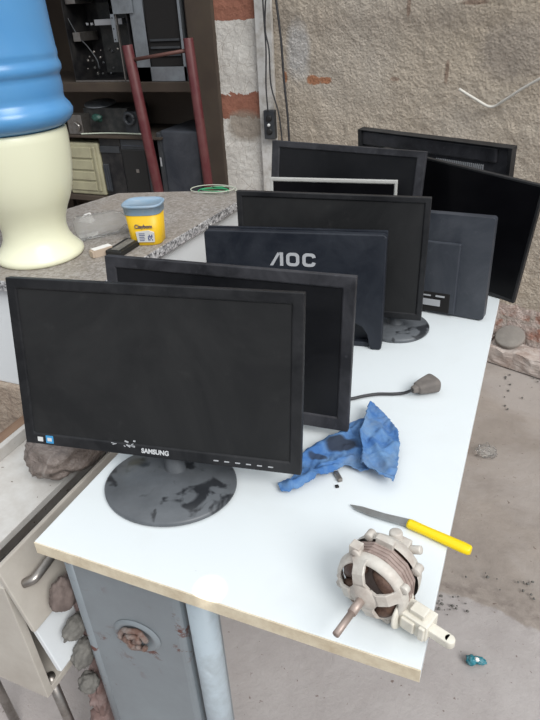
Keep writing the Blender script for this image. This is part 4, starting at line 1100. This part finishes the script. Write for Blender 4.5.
# slate box between the red poles
bx4, bx5 = X_(163, 160), X_(200, 160, 2.6)
zt2 = Z_(180, 131)
t = thing('computer_case', 'slate grey computer case with rounded front edge between the red poles', 'computer case', ((bx4 + bx5) / 2, SY + .1, P3))
bm = new(); box(bm, (bx4, SY + .005, P3 + E1), (min(bx5, -1.10), SY + .35, zt2)); link('body', bm, 'shell_grey', t, .012, 3)
bm = new(); box(bm, (bx4 - .022, SY - .005, P3 + E1), (bx4 + .006, SY + .3, zt2 - .01)); fp = link('front_panel', bm, 'charcoal', t, .006)
bm = new(); box(bm, (bx4 - .014, SY - .008, P3 + .20), (bx4 - .006, SY - .004, P3 + .25)); link('indicator', bm, 'letter', fp)

# red tube frame
t = thing('tube_frame', 'dark red steel tube frame with a thin rung standing before the shelves', 'metal frame', (-1.3, 2.5, 0))
Yp = 2.50
for (u0, v0, u1, v1, r_) in ((127, 45, 158, 188, .028), (188, 38, 209, 188, .025)):
    a = at_y(u0, v0, Yp); b = at_y(u1, v1, Yp); d = (b - a) / (b.z - a.z); e_ = a + d * (0 - a.z)
    bm = new(); tube(bm, [e_, a], r_, 20); link('pole', bm, 'red', t, .002)
bm = new(); tube(bm, [at_y(132, 60, Yp), at_y(189, 50, Yp)], .009, 12); link('rung', bm, 'rung', t)

# ------------------------------------------------------------------ light
w = bpy.data.worlds.new('daylight'); sc.world = w; w.use_nodes = True; nt = w.node_tree
bg = nt.nodes['Background']; tcw = nt.nodes.new('ShaderNodeTexCoord'); sx_ = nt.nodes.new('ShaderNodeSeparateXYZ'); rp = nt.nodes.new('ShaderNodeValToRGB')
nt.links.new(tcw.outputs['Generated'], sx_.inputs[0]); nt.links.new(sx_.outputs[2], rp.inputs[0]); nt.links.new(rp.outputs[0], bg.inputs[0])
e = rp.color_ramp.elements; e[0].position = .0; e[0].color = (.16, .16, .165, 1); e[1].position = .9; e[1].color = (.93, .97, 1.0, 1)
x = e.new(.35); x.color = (.55, .58, .62, 1)
bg.inputs[1].default_value = 1.0
sl = bpy.data.lights.new('sun', 'SUN'); sl.energy = 2.3; sl.angle = math.radians(32); sl.color = (1., .985, .96)
so = bpy.data.objects.new('sun', sl); COL.objects.link(so)
so.rotation_euler = Vector((.66, -.46, .70)).to_track_quat('Z', 'Y').to_euler(); so.location = (2, -1, 3)
# thin beam of sunlight that falls on the table edge
bl = bpy.data.lights.new('sunbeam', 'SPOT'); bl.energy = 1300; bl.spot_size = math.radians(.38); bl.spot_blend = .9; bl.shadow_soft_size = .004
bo = bpy.data.objects.new('sunbeam', bl); COL.objects.link(bo); bt = at_z(210, 591, T - .004); bo.location = bt + Vector((.5, -.55, 2.6)); bo.rotation_euler = (bo.location - bt).to_track_quat('Z', 'Y').to_euler()
sc.view_settings.view_transform = 'Standard'; sc.view_settings.look = 'None'; sc.view_settings.gamma = 1; sc.view_settings.exposure = .25
sc.view_settings.use_curve_mapping = False
